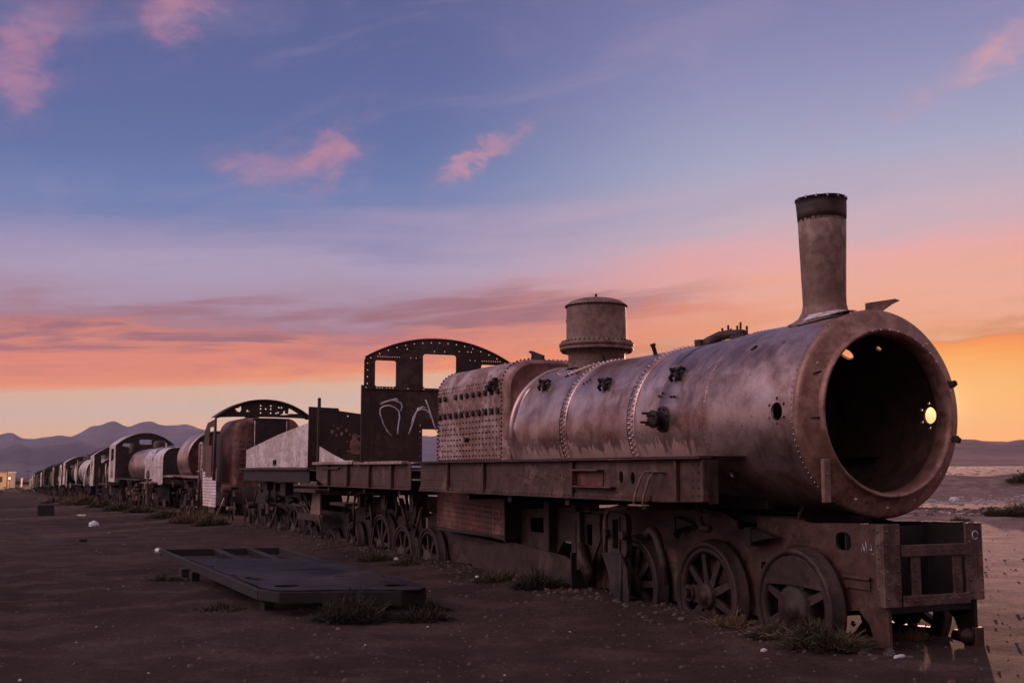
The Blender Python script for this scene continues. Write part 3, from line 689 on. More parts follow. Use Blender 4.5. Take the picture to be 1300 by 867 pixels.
# --- boiler barrel
def bpt(x, a, r): return Vector((x, math.sin(a) * r, A + math.cos(a) * r))   # a from the top, negative towards the viewer's side
def bn(a): return Vector((0, math.sin(a), math.cos(a)))
bb = MB(); prof = [(-2.93 - .2 * i, .884) for i in range(20)] + [(-6.72, .884)]
bb.lathe(prof, 128, AXX(0, 0, A)); bb.wobble(.010, 1.6, 11)
boil = bb.build('boiler', M['boiler'], loco)
def strap(x, wd, r, name, mat, rows, step=3.0, rr=.017, wave=0.004):
    f = MB().lathe([(x - wd / 2, r - .02), (x - wd / 2, r), (x - wd / 2 + .004, r + .008), (x + wd / 2 - .004, r + .008), (x + wd / 2, r), (x + wd / 2, r - .02)], 128, AXX(0, 0, A))
    for q, dx in enumerate(rows):
        k = int(360 / step)
        for i in range(k):
            a = R_(i * step + (step / 2 if q % 2 else 0))
            if abs(((math.degrees(a) + 180) % 360) - 180) < 150 and random.random() < .95: f.rivet(bpt(x + dx + random.uniform(-.004, .004), a, r + .008), bn(a), rr * random.uniform(.75, 1.1), .9)
    return f.build(name, mat, boil)
strap(-3.50, .15, .886, 'rivet_band', M['boiler'], (-.04, .03), 3.6, .019)
strap(-5.15, .15, .886, 'rivet_band', M['boiler'], (-.04, .03), 3.6, .019)
strap(-2.03, .02, .922, 'joint_band', M['boiler'], (0,), 3.0, .008)
f = MB()
for i in range(110): a = R_(i * 3.3); f.rivet(bpt(-.66, a, .931), bn(a), .010)
f.build('front_rivets', M['boiler'], smoke)
f = MB().lathe([(-6.74, .86), (-6.74, .90), (-6.72, .918), (-6.69, .925), (-6.66, .918), (-6.645, .90), (-6.64, .86)], 128, AXX(0, 0, A)); f.build('boiler_hoop', M['boiler'], boil)
f = MB().lathe([(-3.6, .87), (-3.6, .889), (-3.585, .891), (-3.57, .889), (-3.57, .87)], 96, AXX(0, 0, A)); f.lathe([(-5.26, .87), (-5.26, .889), (-5.245, .891), (-5.23, .889), (-5.23, .87)], 96, AXX(0, 0, A)); f.build('seam_band', M['dark'], boil)
# longitudinal rivets on the crown
f = MB()
for i in range(46): f.rivet(bpt(-3.62 - i * .033 * 1.0, R_(12), .886), bn(R_(12)), .014, 1.0)
for i in range(40): f.rivet(bpt(-5.3 - i * .033, R_(16), .886), bn(R_(16)), .014, 1.0)
f.build('crown_rivets', M['boiler'], boil)
# three mudhole clamps
for (x, y, z) in ((-6.05, -.68, 2.61), (-4.27, -.76, 2.50), (-2.71, -.76, 2.50)):
    a = math.atan2(y, z - A); n_ = bn(a); p = bpt(x, a, .885); tn = Vector((0, math.cos(a), -math.sin(a)))
    f = MB(); f.lathe([(0, .001), (.035, .001)], 4)
    q = n_.to_track_quat('Z', 'Y').to_matrix().to_4x4(); mt = Matrix.Translation(p) @ q
    f = MB().lathe([(-.01, .075), (.012, .075), (.02, .055), (.02, .001)], 20, mt)
    ax = Vector((1, 0, 0))
    for d in ((ax + tn).normalized(), (ax - tn * .9).normalized()):
        f.tube([p - d * .10 + n_ * .02, p - d * .085 + n_ * .065, p + n_ * .085, p + d * .085 + n_ * .065, p + d * .10 + n_ * .02], [.018, .022, .026, .022, .018], 8)
    f.cyl(p, p + n_ * .15, .016, 8); f.nut(p + n_ * .095, n_, .03, .03)
    f.build('mudhole_clamp', M['dark'], boil)
# small bolts and screws on the plates
f = MB()
for (x, a0) in ((-5.72, -38), (-5.66, -38), (-5.6, -36), (-5.72, -36), (-5.48, -33), (-5.46, -36), (-4.95, -52), (-4.9, -50), (-4.86, -48), (-2.98, -72), (-2.92, -70), (-2.70, -74), (-2.64, -74), (-1.98, -68), (-1.95, -42), (-2.05, -66)):
    f.rivet(bpt(x, R_(a0), .885 if x < -2.9 else .905), bn(R_(a0)), .015, 1.2)
for k in range(9): 
    x = -6.05 + (k % 5) * .085; a0 = -98 - 4 * (k // 5); f.rivet(bpt(x, R_(a0), .885), bn(R_(a0)), .012, .3)
for k in range(7): 
    x = -5.5 + (k % 4) * .07; a0 = -99 - 4 * (k // 4); f.rivet(bpt(x, R_(a0), .885), bn(R_(a0)), .012, .3)
f.build('plate_bolts', M['dark'], boil)
f = MB(); n_ = bn(R_(-18)); p = bpt(-3.95, R_(-18), .885); f.cyl(p, p + n_ * .13, .026, 10); f.cyl(p + n_ * .1, p + n_ * .13, .034, 10)
n_ = bn(R_(-14)); p = bpt(-5.28, R_(-14), .885); f.cyl(p, p + n_ * .11, .024, 10); f.build('stub_pipe', M['dark'], boil)
# clack valve
f = MB(); mt = Matrix(((1, 0, 0, -2.84), (0, 0, -1, -.885), (0, 1, 0, 2.04), (0, 0, 0, 1)))
f.lathe([(-.05, .14), (.015, .14), (.02, .13), (.02, .09), (.03, .085), (.11, .08), (.115, .095), (.14, .095), (.145, .085), (.145, .001)], 28, mt)
for k in range(8):
    a = k * PI / 4 + .3; c = mt @ Vector((.115 * math.cos(a), .115 * math.sin(a), .018)); f.nut(c, (0, -1, 0), .014, .015)
for k in range(4):
    a = k * PI / 2 + .5; c = mt @ Vector((.07 * math.cos(a), .07 * math.sin(a), .14)); f.cyl(c, c + Vector((-.02, -.09, 0)), .013, 8)
f.build('clack_valve', M['dark'], boil)
# valve seat casting on the crown behind the chimney
f = MB().tube([(-3.38, -.02, 2.90), (-3.22, -.02, 2.94), (-3.05, 0, 2.985), (-2.85, 0, 2.995), (-2.6, 0, 2.97)], [.06, .065, .058, .052, .05], 10)
f.box(-3.40, -3.28, -.10, .10, 2.87, 2.98); f.box(-2.74, -2.5, -.08, .08, 2.88, 2.96)
for k in range(7): x = -3.06 + k * .085; f.cyl((x, .01 * (-1) ** k, 2.97), (x, .01 * (-1) ** k, 3.05 + .05 * ((k * 37) % 3) / 2), .012, 6)
f.wobble(.008, 8, 1); f.build('valve_seat', M['rust'], boil)

# --- chimney
ch = MB(); N = 64; zs = [(2.93, .210), (3.0, .207), (3.2, .209), (3.5, .217), (3.75, .226), (3.93, .232)]
ch.lathe(zs + [(3.93, .215), (3.5, .195), (2.85, .18)], N, Matrix.Translation((-1.27, 0, 0)))
# flared skirt that follows the barrel
vs = []; fs = []; rings = [(.209, .16), (.222, .10), (.255, .045), (.31, .018), (.36, .008)]
for (r, dz) in rings:
    for i in range(N):
        a = 2 * PI * i / N; x, y = r * math.cos(a), r * math.sin(a); vs.append((-1.27 + x, y, A + math.sqrt(.935 ** 2 - y * y) + dz))
for j in range(len(rings) - 1):
    for i in range(N): i2 = (i + 1) % N; fs.append((j * N + i, (j + 1) * N + i, (j + 1) * N + i2, j * N + i2))
ch.add(vs, fs, True); ch.wobble(.006, 3.0, 5)
chim = ch.build('chimney', M['chimney'], loco)
f = MB(); zt = []
NC = 72; vs = []; fs = []
prof = [(3.955, .237), (4.02, .240), (4.10, .242), (4.155, .243), (4.155, .250), (4.165, .250), (4.165, .235), (4.0, .225), (3.955, .222)]
f.lathe(prof, NC, Matrix.Translation((-1.27, 0, 3.95)) @ Matrix.Rotation(R_(-1.5), 4, 'Y') @ Matrix.Translation((0, 0, -3.95)), closed=True); f.wobble(.008, 4, 9)
colr = f.build('chimney_collar', M['cab'], chim)
f = MB()
for i in range(14): a = i * 2 * PI / 14; f.cyl((-1.27 + .243 * math.cos(a), .243 * math.sin(a), 4.15), (-1.27 + .243 * math.cos(a), .243 * math.sin(a), 4.178), .008, 6)
f.build('rim_bolts', M['pale'], colr)
f = MB()
for i in range(30):       # ragged plate edges left at the fracture
    a = i * 2 * PI / 30 + random.uniform(-.05, .05); r = .229; h = random.uniform(.008, .05)
    if random.random() < .35: h *= .4
    c, s_ = math.cos(a), math.sin(a); tx, ty = -s_ * .026, c * .026
    vs = [(-1.27 + r * c - tx, r * s_ - ty, 3.90), (-1.27 + r * c + tx, r * s_ + ty, 3.90), (-1.27 + (r + .004) * c + tx * .4, (r + .004) * s_ + ty * .4, 3.93 + h), (-1.27 + (r + .004) * c - tx * .6, (r + .004) * s_ - ty * .6, 3.93 + h * .8)]
    vs += [(p[0] - c * .008, p[1] - s_ * .008, p[2]) for p in vs]
    f.add(vs, [(0, 1, 2, 3), (7, 6, 5, 4), (1, 5, 6, 2), (2, 6, 7, 3), (0, 3, 7, 4)])
f.build('torn_edge', M['chimney'], chim)
f = MB()  # torn flap of the skirt on the front side
vs = []; nx = 14
for j in range(4):
    for i in range(nx + 1):
        a = R_(-80 + 110 * i / nx); r = .215 + .035 * j; y = r * math.sin(a); x = r * math.cos(a)
        z = A + math.sqrt(.935 ** 2 - y * y) + .02 + .05 * (3 - j) / 3 + .05 * sstep(0.35, 1, i / nx) * (j / 3)
        vs.append((-1.27 + x, y, z))
fs = [(j * (nx + 1) + i, j * (nx + 1) + i + 1, (j + 1) * (nx + 1) + i + 1, (j + 1) * (nx + 1) + i) for j in range(3) for i in range(nx)]
f.add(vs, fs, True); f.add([(p[0] + .006, p[1], p[2] + .012) for p in vs], [q[::-1] for q in fs], True)
f.build('skirt_flap', M['pale'], chim)

# --- steam dome
dx_, dy_ = -5.93, 0.03
Dm = Matrix.Translation((dx_, dy_, 0))
d = MB().lathe([(2.86, .385), (3.05, .385), (3.07, .40), (3.095, .44), (3.10, .495), (3.13, .50), (3.135, .488), (3.15, .488), (3.155, .505), (3.195, .505), (3.205, .495), (3.21, .44), (3.23, .415), (3.26, .408), (3.68, .402), (3.70, .404), (3.703, .416), (3.72, .418), (3.732, .40),
                (3.77, .35), (3.80, .26), (3.82, .14), (3.83, .001)], 72, Dm); d.wobble(.005, 2.5, 4)
dome = d.build('steam_dome', M['chimney'], loco)
f = MB()
for i in range(44):
    a = 2 * PI * i / 44; c, s_ = math.cos(a), math.sin(a)
    f.nut((dx_ + .465 * c, dy_ + .465 * s_, 3.205), (0, 0, 1), .014, .018)
    f.cyl((dx_ + .46 * c, dy_ + .46 * s_, 3.105), (dx_ + .46 * c, dy_ + .46 * s_, 3.075), .014, 6)
f.build('flange_bolts', M['dark'], dome); f = MB()
for i in range(56):
    a = 2 * PI * i / 56; c, s_ = math.cos(a), math.sin(a); f.rivet((dx_ + .412 * c, dy_ + .412 * s_, 3.705), (c, s_, -.25), .016, .9)
f.build('cap_rivets', M['dark'], dome)
f = MB().lathe([(3.81, .03), (3.835, .03), (3.82, .016), (3.85, .014), (3.86, .022), (3.875, .02), (3.885, .001)], 10, Dm); f.build('dome_finial', M['dark'], dome)
f = MB().box(dx_ - .44, dx_ - .39, dy_ - .20, dy_ - .15, 3.40, 3.56); f.tube([(dx_ - .36, dy_ - .2, 3.56), (dx_ - .44, dy_ - .22, 3.57), (dx_ - .45, dy_ - .22, 3.54)], .014, 6); f.build('dome_hook', M['dark'], dome)
# dome base ring riveted to the barrel
vs = []; fs = []; N = 64; rings = [(.39, .012), (.52, .012), (.525, .0)]
for (r, dz) in rings:
    for i in range(N):
        a = 2 * PI * i / N; x, y = r * math.cos(a), r * math.sin(a); vs.append((dx_ + x, y, A + math.sqrt(.886 ** 2 - y * y) + dz))
for j in range(2):
    for i in range(N): i2 = (i + 1) % N; fs.append((j * N + i, (j + 1) * N + i, (j + 1) * N + i2, j * N + i2))
f = MB(); f.add(vs, fs, True)
for i in range(48):
    a = 2 * PI * i / 48; x, y = .49 * math.cos(a), .49 * math.sin(a); z = A + math.sqrt(.886 ** 2 - y * y) + .012; f.rivet((dx_ + x, y, z), (0, y, z - A), .015, .9)
f.build('dome_base_ring', M['boiler'], dome)

# --- firebox (round-shouldered box)
def fb_section(x, hw, top, bot, r, n=10):
    p = [(x, -hw, bot), (x, -hw, (bot + top - r) / 2), (x, -hw, top - r)]
    for i in range(1, n + 1):
        a = R_(90 * i / n); p.append((x, -hw + r - r * math.cos(a), top - r + r * math.sin(a)))
    p += [(x, -hw * .3, top + .006), (x, 0, top + .008), (x, hw * .3, top + .006)]
    for i in range(n):
        a = R_(90 - 90 * i / n); p.append((x, hw - r + r * math.cos(a), top - r + r * math.sin(a)))
    p += [(x, hw, top - r), (x, hw, (bot + top - r) / 2), (x, hw, bot)]
    return p
f = MB(); secs = []
xs = [(-9.50, .0), (-9.47, .015)] + [(-9.47 + .2 * i, .02) for i in range(1, 13)] + [(-6.90, .02), (-6.86, .012), (-6.83, -.006), (-6.81, -.04)]
for x, g_ in xs: secs.append(fb_section(x, .885 + g_, 3.03 + g_, 1.35, .38))
n = len(secs[0]); vs = [p for s in secs for p in s]
fs = [(j * n + i, (j + 1) * n + i, (j + 1) * n + i + 1, j * n + i + 1) for j in range(len(secs) - 1) for i in range(n - 1)]
f.add(vs, fs, True); f.add(secs[0], [tuple(range(n))], False)
f.wobble(.010, 1.6, 2)
fire = f.build('firebox', M['fire'], loco)
# throat plate between the box and the round barrel
f = MB(); outer = secs[-1]; vs = []; ring2 = []
for p in outer:
    a = math.atan2(p[1], p[2] - A); ring2.append((-6.70, .885 * math.sin(a), A + .885 * math.cos(a)))
mid = [((-6.80), (p[1] * .75 + q[1] * .25), (p[2] * .75 + q[2] * .25)) for p, q in zip(outer, ring2)]
mid2 = [((-6.775), (p[1] * .3 + q[1] * .7), (p[2] * .3 + q[2] * .7)) for p, q in zip(outer, ring2)]
allr = [outer, mid, mid2, ring2]; vs = [p for r in allr for p in r]
f.add(vs, [(j * n + i, (j + 1) * n + i, (j + 1) * n + i + 1, j * n + i + 1) for j in range(3) for i in range(n - 1)], True)
f.build('throat_plate', M['red_rust'], fire)
f = MB(); HW = -.905
for r in range(13):
    for c in range(20):
        x = -9.36 + c * .123; z = 1.71 + r * .083 if r < 9 else 9
        if r < 9 and random.random() < .94: f.rivet((x, HW - .001, z), (0, -1, 0), .016, .9, 6)
for c in range(26):
    f.rivet((-9.36 + c * .094, HW, 1.655), (0, -1, 0), .016, 1.3, 6)
    for zz in (2.70, 2.755): f.rivet((-9.36 + c * .094 + (.04 if zz > 2.71 else 0), HW + (.005 if zz > 2.71 else .0), zz), (0, -1, 0.2), .011, .8, 6)
f.build('stay_bolts', M['dark'], fire)
for c in range(11):
    for zz in (2.605, 2.33):
        x = -9.33 + c * .225
        if random.random() < .95: MB().cyl((x, HW + .005, zz), (x, HW - .035, zz), .042, 8, smooth=False).build('washout_plug', M['dark'], fire)
f = MB()
for x in (-9.44, -6.97):      # vertical rivet rows at the ends following the shoulder
    pr = fb_section(x, .905, 3.05, 1.6, .38, 10)
    for (p, q) in zip(pr, pr[1:]):
        P0, P1 = Vector(p), Vector(q); L = (P1 - P0).length; k = max(1, int(L / .055))
        nr = Vector((0, -(P1 - P0).z, (P1 - P0).y)).normalized()
        for i in range(k): f.rivet(P0 + (P1 - P0) * ((i + .5) / k), nr, .018, 1.0)
f.build('edge_rivets', M['dark'], fire)
f = MB()
for x in (-8.9, -8.35, -7.8): f.cyl((x, -.70, 2.985), (x + .12, -.69, 2.99), .02, 6)
f.box(-7.2, -7.12, -.96, -.90, 2.62, 2.80); f.cyl((-7.16, -.95, 2.72), (-7.16, -1.02, 2.72), .035, 10); f.cyl((-7.3, -.90, 2.66), (-7.3, -1.0, 2.66), .05, 10); f.cyl((-8.2, -.9, 1.95), (-8.2, -.96, 1.95), .035, 8)
f.build('fittings', M['dark'], fire)
# --- lower firebox (ash pan) below the running board
f = MB()
v8 = [(-9.85, -.75, .62), (-7.23, -.75, .53), (-7.23, -.75, 1.19), (-9.85, -.75, 1.19), (-9.85, .75, .62), (-7.23, .75, .53), (-7.23, .75, 1.19), (-9.85, .75, 1.19)]
f.add(v8, [(0, 1, 2, 3), (5, 4, 7, 6), (1, 5, 6, 2), (4, 0, 3, 7), (0, 4, 5, 1)])
for r in range(6):
    for c in range(22):
        x = -9.75 + c * .115; z = .66 + r * .075 - (x + 9.85) * .03
        f.rivet((x, -.751, z), (0, -1, 0), .016, .9, 6)
f.build('lower_firebox', M['red_rust'], loco)
f = MB().box(-9.87, -7.21, -.765, -.752, .55, .60, Matrix.Rotation(0, 4, 'Y')); f.box(-7.23, -7.19, -.76, .76, .5, 1.18)
f.build('ash_pan_front', M['dark'], loco)
# sloping plates and girders between the two wheel groups
f = MB()
f.plate([(-7.2, .95), (-5.2, 1.05), (-5.2, .62), (-5.9, .58), (-6.2, .30), (-9.2, .05), (-9.9, .05), (-9.9, .5), (-7.2, .42)], [rrect(-6.9, -6.2, .66, .86, .06)], .03, PY(-.47))
f.plate([(-7.2, .95), (-5.2, 1.05), (-5.2, .62), (-5.9, .58), (-6.2, .30), (-9.2, .05), (-9.9, .05), (-9.9, .5), (-7.2, .42)], [], .03, PY(.5))
f.box(-6.25, -6.1, -.62, -.50, .35, 1.10); f.box(-5.5, -5.38, -.60, -.50, .4, 1.1)
f.build('drag_frame', M['rust'], loco)
f = MB().plate([(-8.9, .30), (-7.2, .50), (-5.6, .42), (-5.1, .30), (-5.0, -.12), (-8.4, -.12)], [], .025, PY(-.62)); f.build('torn_skirt_plate', M['rust'], loco)  # extended forward and down to stop sun streaks on the ground

# --- running board (deck plates, valance, angles)
YV = -1.30
def valance(sy):
    b = MB(); y = YV if sy < 0 else 1.30
    holes = [circ(-3.0, 1.43, .045, 14, .065), circ(-2.76, 1.42, .045, 14, .065)] if sy < 0 else []
    b.plate([(-1.42, 1.21), (-1.42, 1.605), (-9.1, 1.605), (-9.1, 1.19), (-2.2, 1.19)], holes, .014, PY(y))
    b.plate([(-9.55, 1.2), (-9.55, 1.605), (-15.2, 1.605), (-15.2, 1.33), (-14.6, 1.2)], [], .014, PY(y))
    return b.build('valance', M['frame'], loco)
va = valance(-1); valance(1)
f = MB()
f.box(-9.0, -1.42, -1.40, -1.26, 1.607, 1.622); f.box(-9.1, -2.4, -1.36, -1.318, 1.185, 1.20); f.box(-9.1, -2.4, -1.332, -1.318, 1.20, 1.25)
for i in range(60): f.rivet((-9.0 + i * .11, -1.332, 1.225), (0, -1, 0), .013)
for i in range(26): f.rivet((-9.0 + i * .075, -1.316, 1.36 - .0 * i), (0, -1, 0), .010)
for i in range(24): f.rivet((-5.9 + i * .075, -1.316, 1.45 - (i % 5) * .012), (0, -1, 0), .013)
for x in (-1.44, -1.9, -4.05, -6.6, -7.9): f.box(x - .02, x + .02, -1.36, -1.316, 1.21, 1.60)
for i in range(5): f.rivet((-1.56, -1.316, 1.27 + i * .07), (0, -1, 0), .013); f.rivet((-1.66, -1.316, 1.27 + i * .07), (0, -1, 0), .013)
f.build('valance_angle', M['frame'], va)
f = MB()   # tool pocket in the valance
f.box(-3.97, -3.37, -1.40, -1.316, 1.49, 1.51); f.box(-3.97, -3.1, -1.40, -1.316, 1.31, 1.33); f.box(-3.99, -3.96, -1.40, -1.316, 1.31, 1.51); f.box(-3.97, -3.37, -1.33, -1.316, 1.33, 1.49)
f.build('valance_pocket', M['red_rust'], va)
f = MB()   # footstep hanging on the valance
for (xa, xb) in ((-2.55, 0), (-2.38, 0)):
    f.tube([(xa + .26, -1.33, 1.47), (xa + .18, -1.40, 1.49), (xa + .13, -1.43, 1.42), (xa + .02, -1.43, 1.24), (xa - .02, -1.42, 1.15)], .014, 6)
f.box(-2.62, -2.36, -1.46, -1.36, 1.14, 1.16)
f.build('footstep', M['chimney'], va)
f = MB()
for (a, b_) in ((-9.1, -7.3), (-7.28, -5.6), (-5.58, -3.2), (-3.18, -1.45)):
    z = random.uniform(-.004, .004); f.box(a, b_, -1.38, -.70, 1.622 + z, 1.634 + z); f.box(a, b_, .70, 1.38, 1.622 + z, 1.634 + z)
f.box(-9.55, -9.1, -1.25, 1.3, 1.60, 1.615)
f.build('running_board', M['rust'], loco)
f = MB(); f.box(-12.3, -9.7, -1.42, -1.30, 1.60, 1.65); f.box(-15.15, -12.4, -1.42, -1.30, 1.61, 1.665); f.box(-15.2, -9.5, -1.30, 1.40, 1.60, 1.63); f.build('cab_floor', M['fire'], loco, 'pale edged floor planks of the cab')
f = MB(); f.box(-15.0, -9.5, -1.36, -1.318, 1.19, 1.205); 
for i in range(44): f.rivet((-14.8 + i * .12, -1.318, 1.24), (0, -1, 0), .012)
for x in (-10.4, -11.6, -12.9, -14.2): f.box(x - .03, x + .03, -1.37, -1.316, 1.2, 1.60)
f.box(-14.75, -13.5, -1.36, -1.318, 1.52, 1.56)
f.build('valance_angle', M['frame'], va)
# bracket at the front end and cross girders under the boards
MB().plate([(-1.3, 1.19), (-1.20, 1.19), (-1.20, 1.6), (-1.3, 1.6)], [], .014, PX(-1.42)).build('end_plate', M['rust'], loco)
MB().plate([(.80, 1.19), (1.3, 1.19), (1.3, 1.6), (.86, 1.6)], [], .014, PX(-1.42)).build('end_plate', M['dark'], loco)
f = MB(); f.tube([(-2.32, -.80, 1.19), (-2.33, -.80, 1.0), (-2.27, -.80, .92), (-2.15, -.80, .92)], [.04, .04, .045, .04], 10); f.box(-2.25, -2.05, -.86, -.72, 1.04, 1.08); f.build('hook_bracket', M['rust'], loco)
f = MB()
for x in (-2.6, -4.3, -5.9, -7.3, -10.2, -12.1, -14.4): f.box(x - .05, x + .05, -1.28, 1.28, 1.10, 1.20)
f.box(-15.2, -1.6, -.50, -.42, 1.12, 1.30); f.box(-15.2, -1.6, .42, .50, 1.12, 1.30)
f.build('cross_girder', M['dark'], loco)

# --- wheels, front group
WZ = .235
for s in (-1, 1):
    wheel(loco, -1.01, s * .70, WZ + .02, .54, s, 8, (PI / 2, 1.15, .02), rot=PI / 8, hub=.38)
    wheel(loco, -2.39, s * .70, WZ - .0, .54, s, 9, (-PI / 2, .42, .28), rot=.35, boss=True)
    wheel(loco, -3.84, s * .70, WZ - .02, .54, s, 10, (-PI / 2, .6, 0), rot=.1, boss=True)
for x in (-1.01, -2.39, -3.84): axle(loco, x, WZ)
# rear group
for s in (-1, 1):
    wheel(loco, -10.44, s * .70, .03, .53, s, 8, (-PI / 2 + .2, 1.25, .1), rot=.2, hub=.34)
    wheel(loco, -11.72, s * .70, .02, .53, s, 8, (-PI / 2 + .2, 1.25, .1), rot=.5, hub=.34)
    wheel(loco, -12.95, s * .70, .12, .58, s, 9, (PI * .9, .5, 0), rot=.1)
    wheel(loco, -14.70, s * .70, .06, .42, s, 8, None, rot=.1)
for x, z in ((-10.44, .03), (-11.72, .02), (-12.95, .12), (-14.7, .06)): axle(loco, x, z)
f = MB()
for y in (-.47, .50): f.plate([(-9.9, .0), (-15.1, .05), (-15.1, .75), (-14.4, .8), (-14.0, 1.0), (-12.3, 1.0), (-12.1, .78), (-10.0, .78), (-9.9, .6)], [rrect(-13.7, -13.3, .3, .7, .05), rrect(-11.25, -10.95, .5, .7, .05)], .03, PY(y))
f.build('rear_frame', M['rust'], loco)
# motion bracket: bent pipe arch, slotted link and hanging plate over the third wheel
f = MB().tube([(-4.23, -.82, .56), (-4.23, -.82, .92), (-4.20, -.82, 1.0), (-4.12, -.82, 1.05), (-4.0, -.82, 1.065), (-3.70, -.82, 1.07)], .026, 10)
f.build('pipe_arch', M['chimney'], loco)
f = MB(); f.plate(rrect(-4.08, -3.66, .52, 1.02, .10), [rrect(-3.97, -3.78, .62, .95, .02)], .07, PY(-.80)); f.cyl((-4.07, -.86, .78), (-4.07, -.93, .78), .05, 12); f.cyl((-3.68, -.86, .78), (-3.68, -.93, .78), .05, 12)
f.cyl((-3.80, -.88, .60), (-3.80, -.88, .98), .014, 8); f.build('expansion_link', M['rust'], loco)
f = MB().plate([(-4.20, .56), (-3.76, .58), (-3.62, .40), (-3.58, .02), (-3.70, -.08), (-3.92, .10), (-4.08, .40)], [], .03, PY(-.86)); f.tube([(-3.74, -.895, .55), (-3.74, -.895, .02)], .016, 6); f.build('hanging_plate', M['dark'], loco)
f = MB().tube([(-3.34, -.80, .80), (-3.24, -.80, .86), (-3.14, -.80, .80), (-3.03, -.80, .58), (-2.96, -.80, .30)], [.05, .055, .055, .045, .04], 10)
f.build('brake_hanger', M['wheel'], loco)
f = MB(); f.tube([(-4.85, -.80, .62), (-4.78, -.82, .45), (-4.70, -.80, .30), (-4.72, -.76, .12)], [.05, .08, .07, .03], 10); f.box(-4.98, -4.9, -.80, -.62, .3, 1.0); f.box(-5.2, -4.5, -.74, -.60, .88, .98)
f.plate([(-5.0, .95), (-4.55, .95), (-4.5, .7), (-4.75, .35), (-4.95, .3)], [rrect(-4.85, -4.7, .6, .85, .03)], .03, PY(-.70)); f.build('motion_casting', M['rust'], loco)
for x, z in ((-1.72, .92), (-3.05, .98), (-11.1, .85), (-12.3, .9), (-14.0, .7)): leaf_spring(loco, x, -.60, z, .75)
f = MB()   # dark clutter of rods, pipes and hangers between wheels and boards
rnd = random.Random(3)
for i in range(12):
    x = rnd.uniform(-14.8, -10.0); z0 = rnd.uniform(.85, 1.18)
    MB().tube([(x, -.75, z0), (x + rnd.uniform(-.2, .2), -.75 + rnd.uniform(-.1, .1), z0 - rnd.uniform(.2, .5))], rnd.uniform(.015, .035), 6).build('hanger_rod', M['rust'], loco)
for x in (-10.9, -12.4, -13.9): f.box(x - .1, x + .1, -.82, -.55, .8, 1.1)
f.tube([(-13.9, -.9, .25), (-13.95, -.9, .8), (-13.85, -.9, 1.0), (-13.5, -.9, 1.08), (-12.4, -.9, 1.1), (-12.2, -.9, 1.02)], .03, 8)
f.build('motion_gear', M['rust'], loco)
MB().box(-15.3, -14.2, -1.0, -.6, .80, .86).build('footboard', M['rust'], loco)

# --- cab front sheet with three windows
CX = -11.74; hw = 1.42
def arch_top(y, z0=3.46, z1=3.85, h=1.42): return z0 + (z1 - z0) * (1 - (abs(y) / h) ** 2.1)
out = [(-hw, 2.93), (-hw, 3.44)] + [(-hw + .03 + (2 * hw - .06) * i / 24, arch_top(-hw + .03 + (2 * hw - .06) * i / 24)) for i in range(25)] + [(hw, 3.44), (hw, 2.93)]
holes = [rrect(-1.22, -.83, 2.975, 3.435, .035), rrect(-.32, .32, 2.97, 3.585, .05), rrect(.82, 1.22, 2.975, 3.435, .035)]
for i in range(17):
    y = -1.3 + i * 2.6 / 16; holes.append(circ(y, arch_top(y) - .05, .014, 6))
for y in [-1.17 + .045 * k for k in range(10)] + [-.55, -.45] + [.6, .7] + [.84 + .045 * k for k in range(9)]: 
    holes.append(circ(y, 3.505, .011, 6))
for y in (-.62, -.1, .1, .38, .55, .62): holes.append(circ(y, 3.66 if abs(y) > .3 else 3.645, .013, 6))
for z in (3.02, 3.14, 3.26, 3.38): holes.append(circ(-1.36, z, .012, 6))
for y in [-1.38, -1.18, -1.13, -1.08, -1.0, -.94, -.88, -.6, -.3, 0, .3]: holes.append(circ(y, 2.951, .012, 6))
f = MB().plate(out, holes, .012, PX(CX)); f.wobble(.006, 1.5, 1)
cabf = f.build('cab_front', M['cab'], loco)
f = MB().plate([(-1.44, 1.64), (-1.44, 2.945), (hw, 2.94), (hw, 1.64), (1.0, 1.64), (1.0, 2.23), (-.33, 2.23), (-.33, 1.64)], [circ(-.37, 2.3 + .11 * k * -1, .009, 6) for k in range(6)], .012, PX(CX + .014))
f.build('cab_lower_sheet', M['cab'], cabf)
f = MB().box(CX - .01, CX + .03, -1.47, -1.42, 1.64, 2.99); f.box(CX + .02, CX + .045, -1.28, -1.255, 1.66, 2.90); f.box(CX + .028, CX + .05, -1.42, .9, 2.915, 2.94); f.build('cab_edge_angle', M['cab'], cabf)
f = MB().tube([(CX + .01, y, arch_top(y) + .01) for y in [-1.4 + .1 * i for i in range(29)]], .022, 6)
f.cyl((CX, .62, 3.72), (CX, .62, 3.80), .03, 8); f.build('cab_roof_angle', M['cab'], cabf)
# broken roof rail reaching forward
f = MB().plate([(-11.9, 3.44), (-10.76, 3.47), (-10.74, 3.56), (-10.86, 3.61), (-10.80, 3.63), (-10.31, 3.50), (-10.31, 3.28), (-10.40, 3.28), (-10.42, 3.40), (-10.7, 3.40), (-11.9, 3.38)], [circ(-10.37, 3.45, .012, 6), circ(-10.5, 3.47, .02, 6), circ(-10.9, 3.50, .008, 5)], .05, PY(1.42)); f.build('roof_rail', M['cab'], cabf)
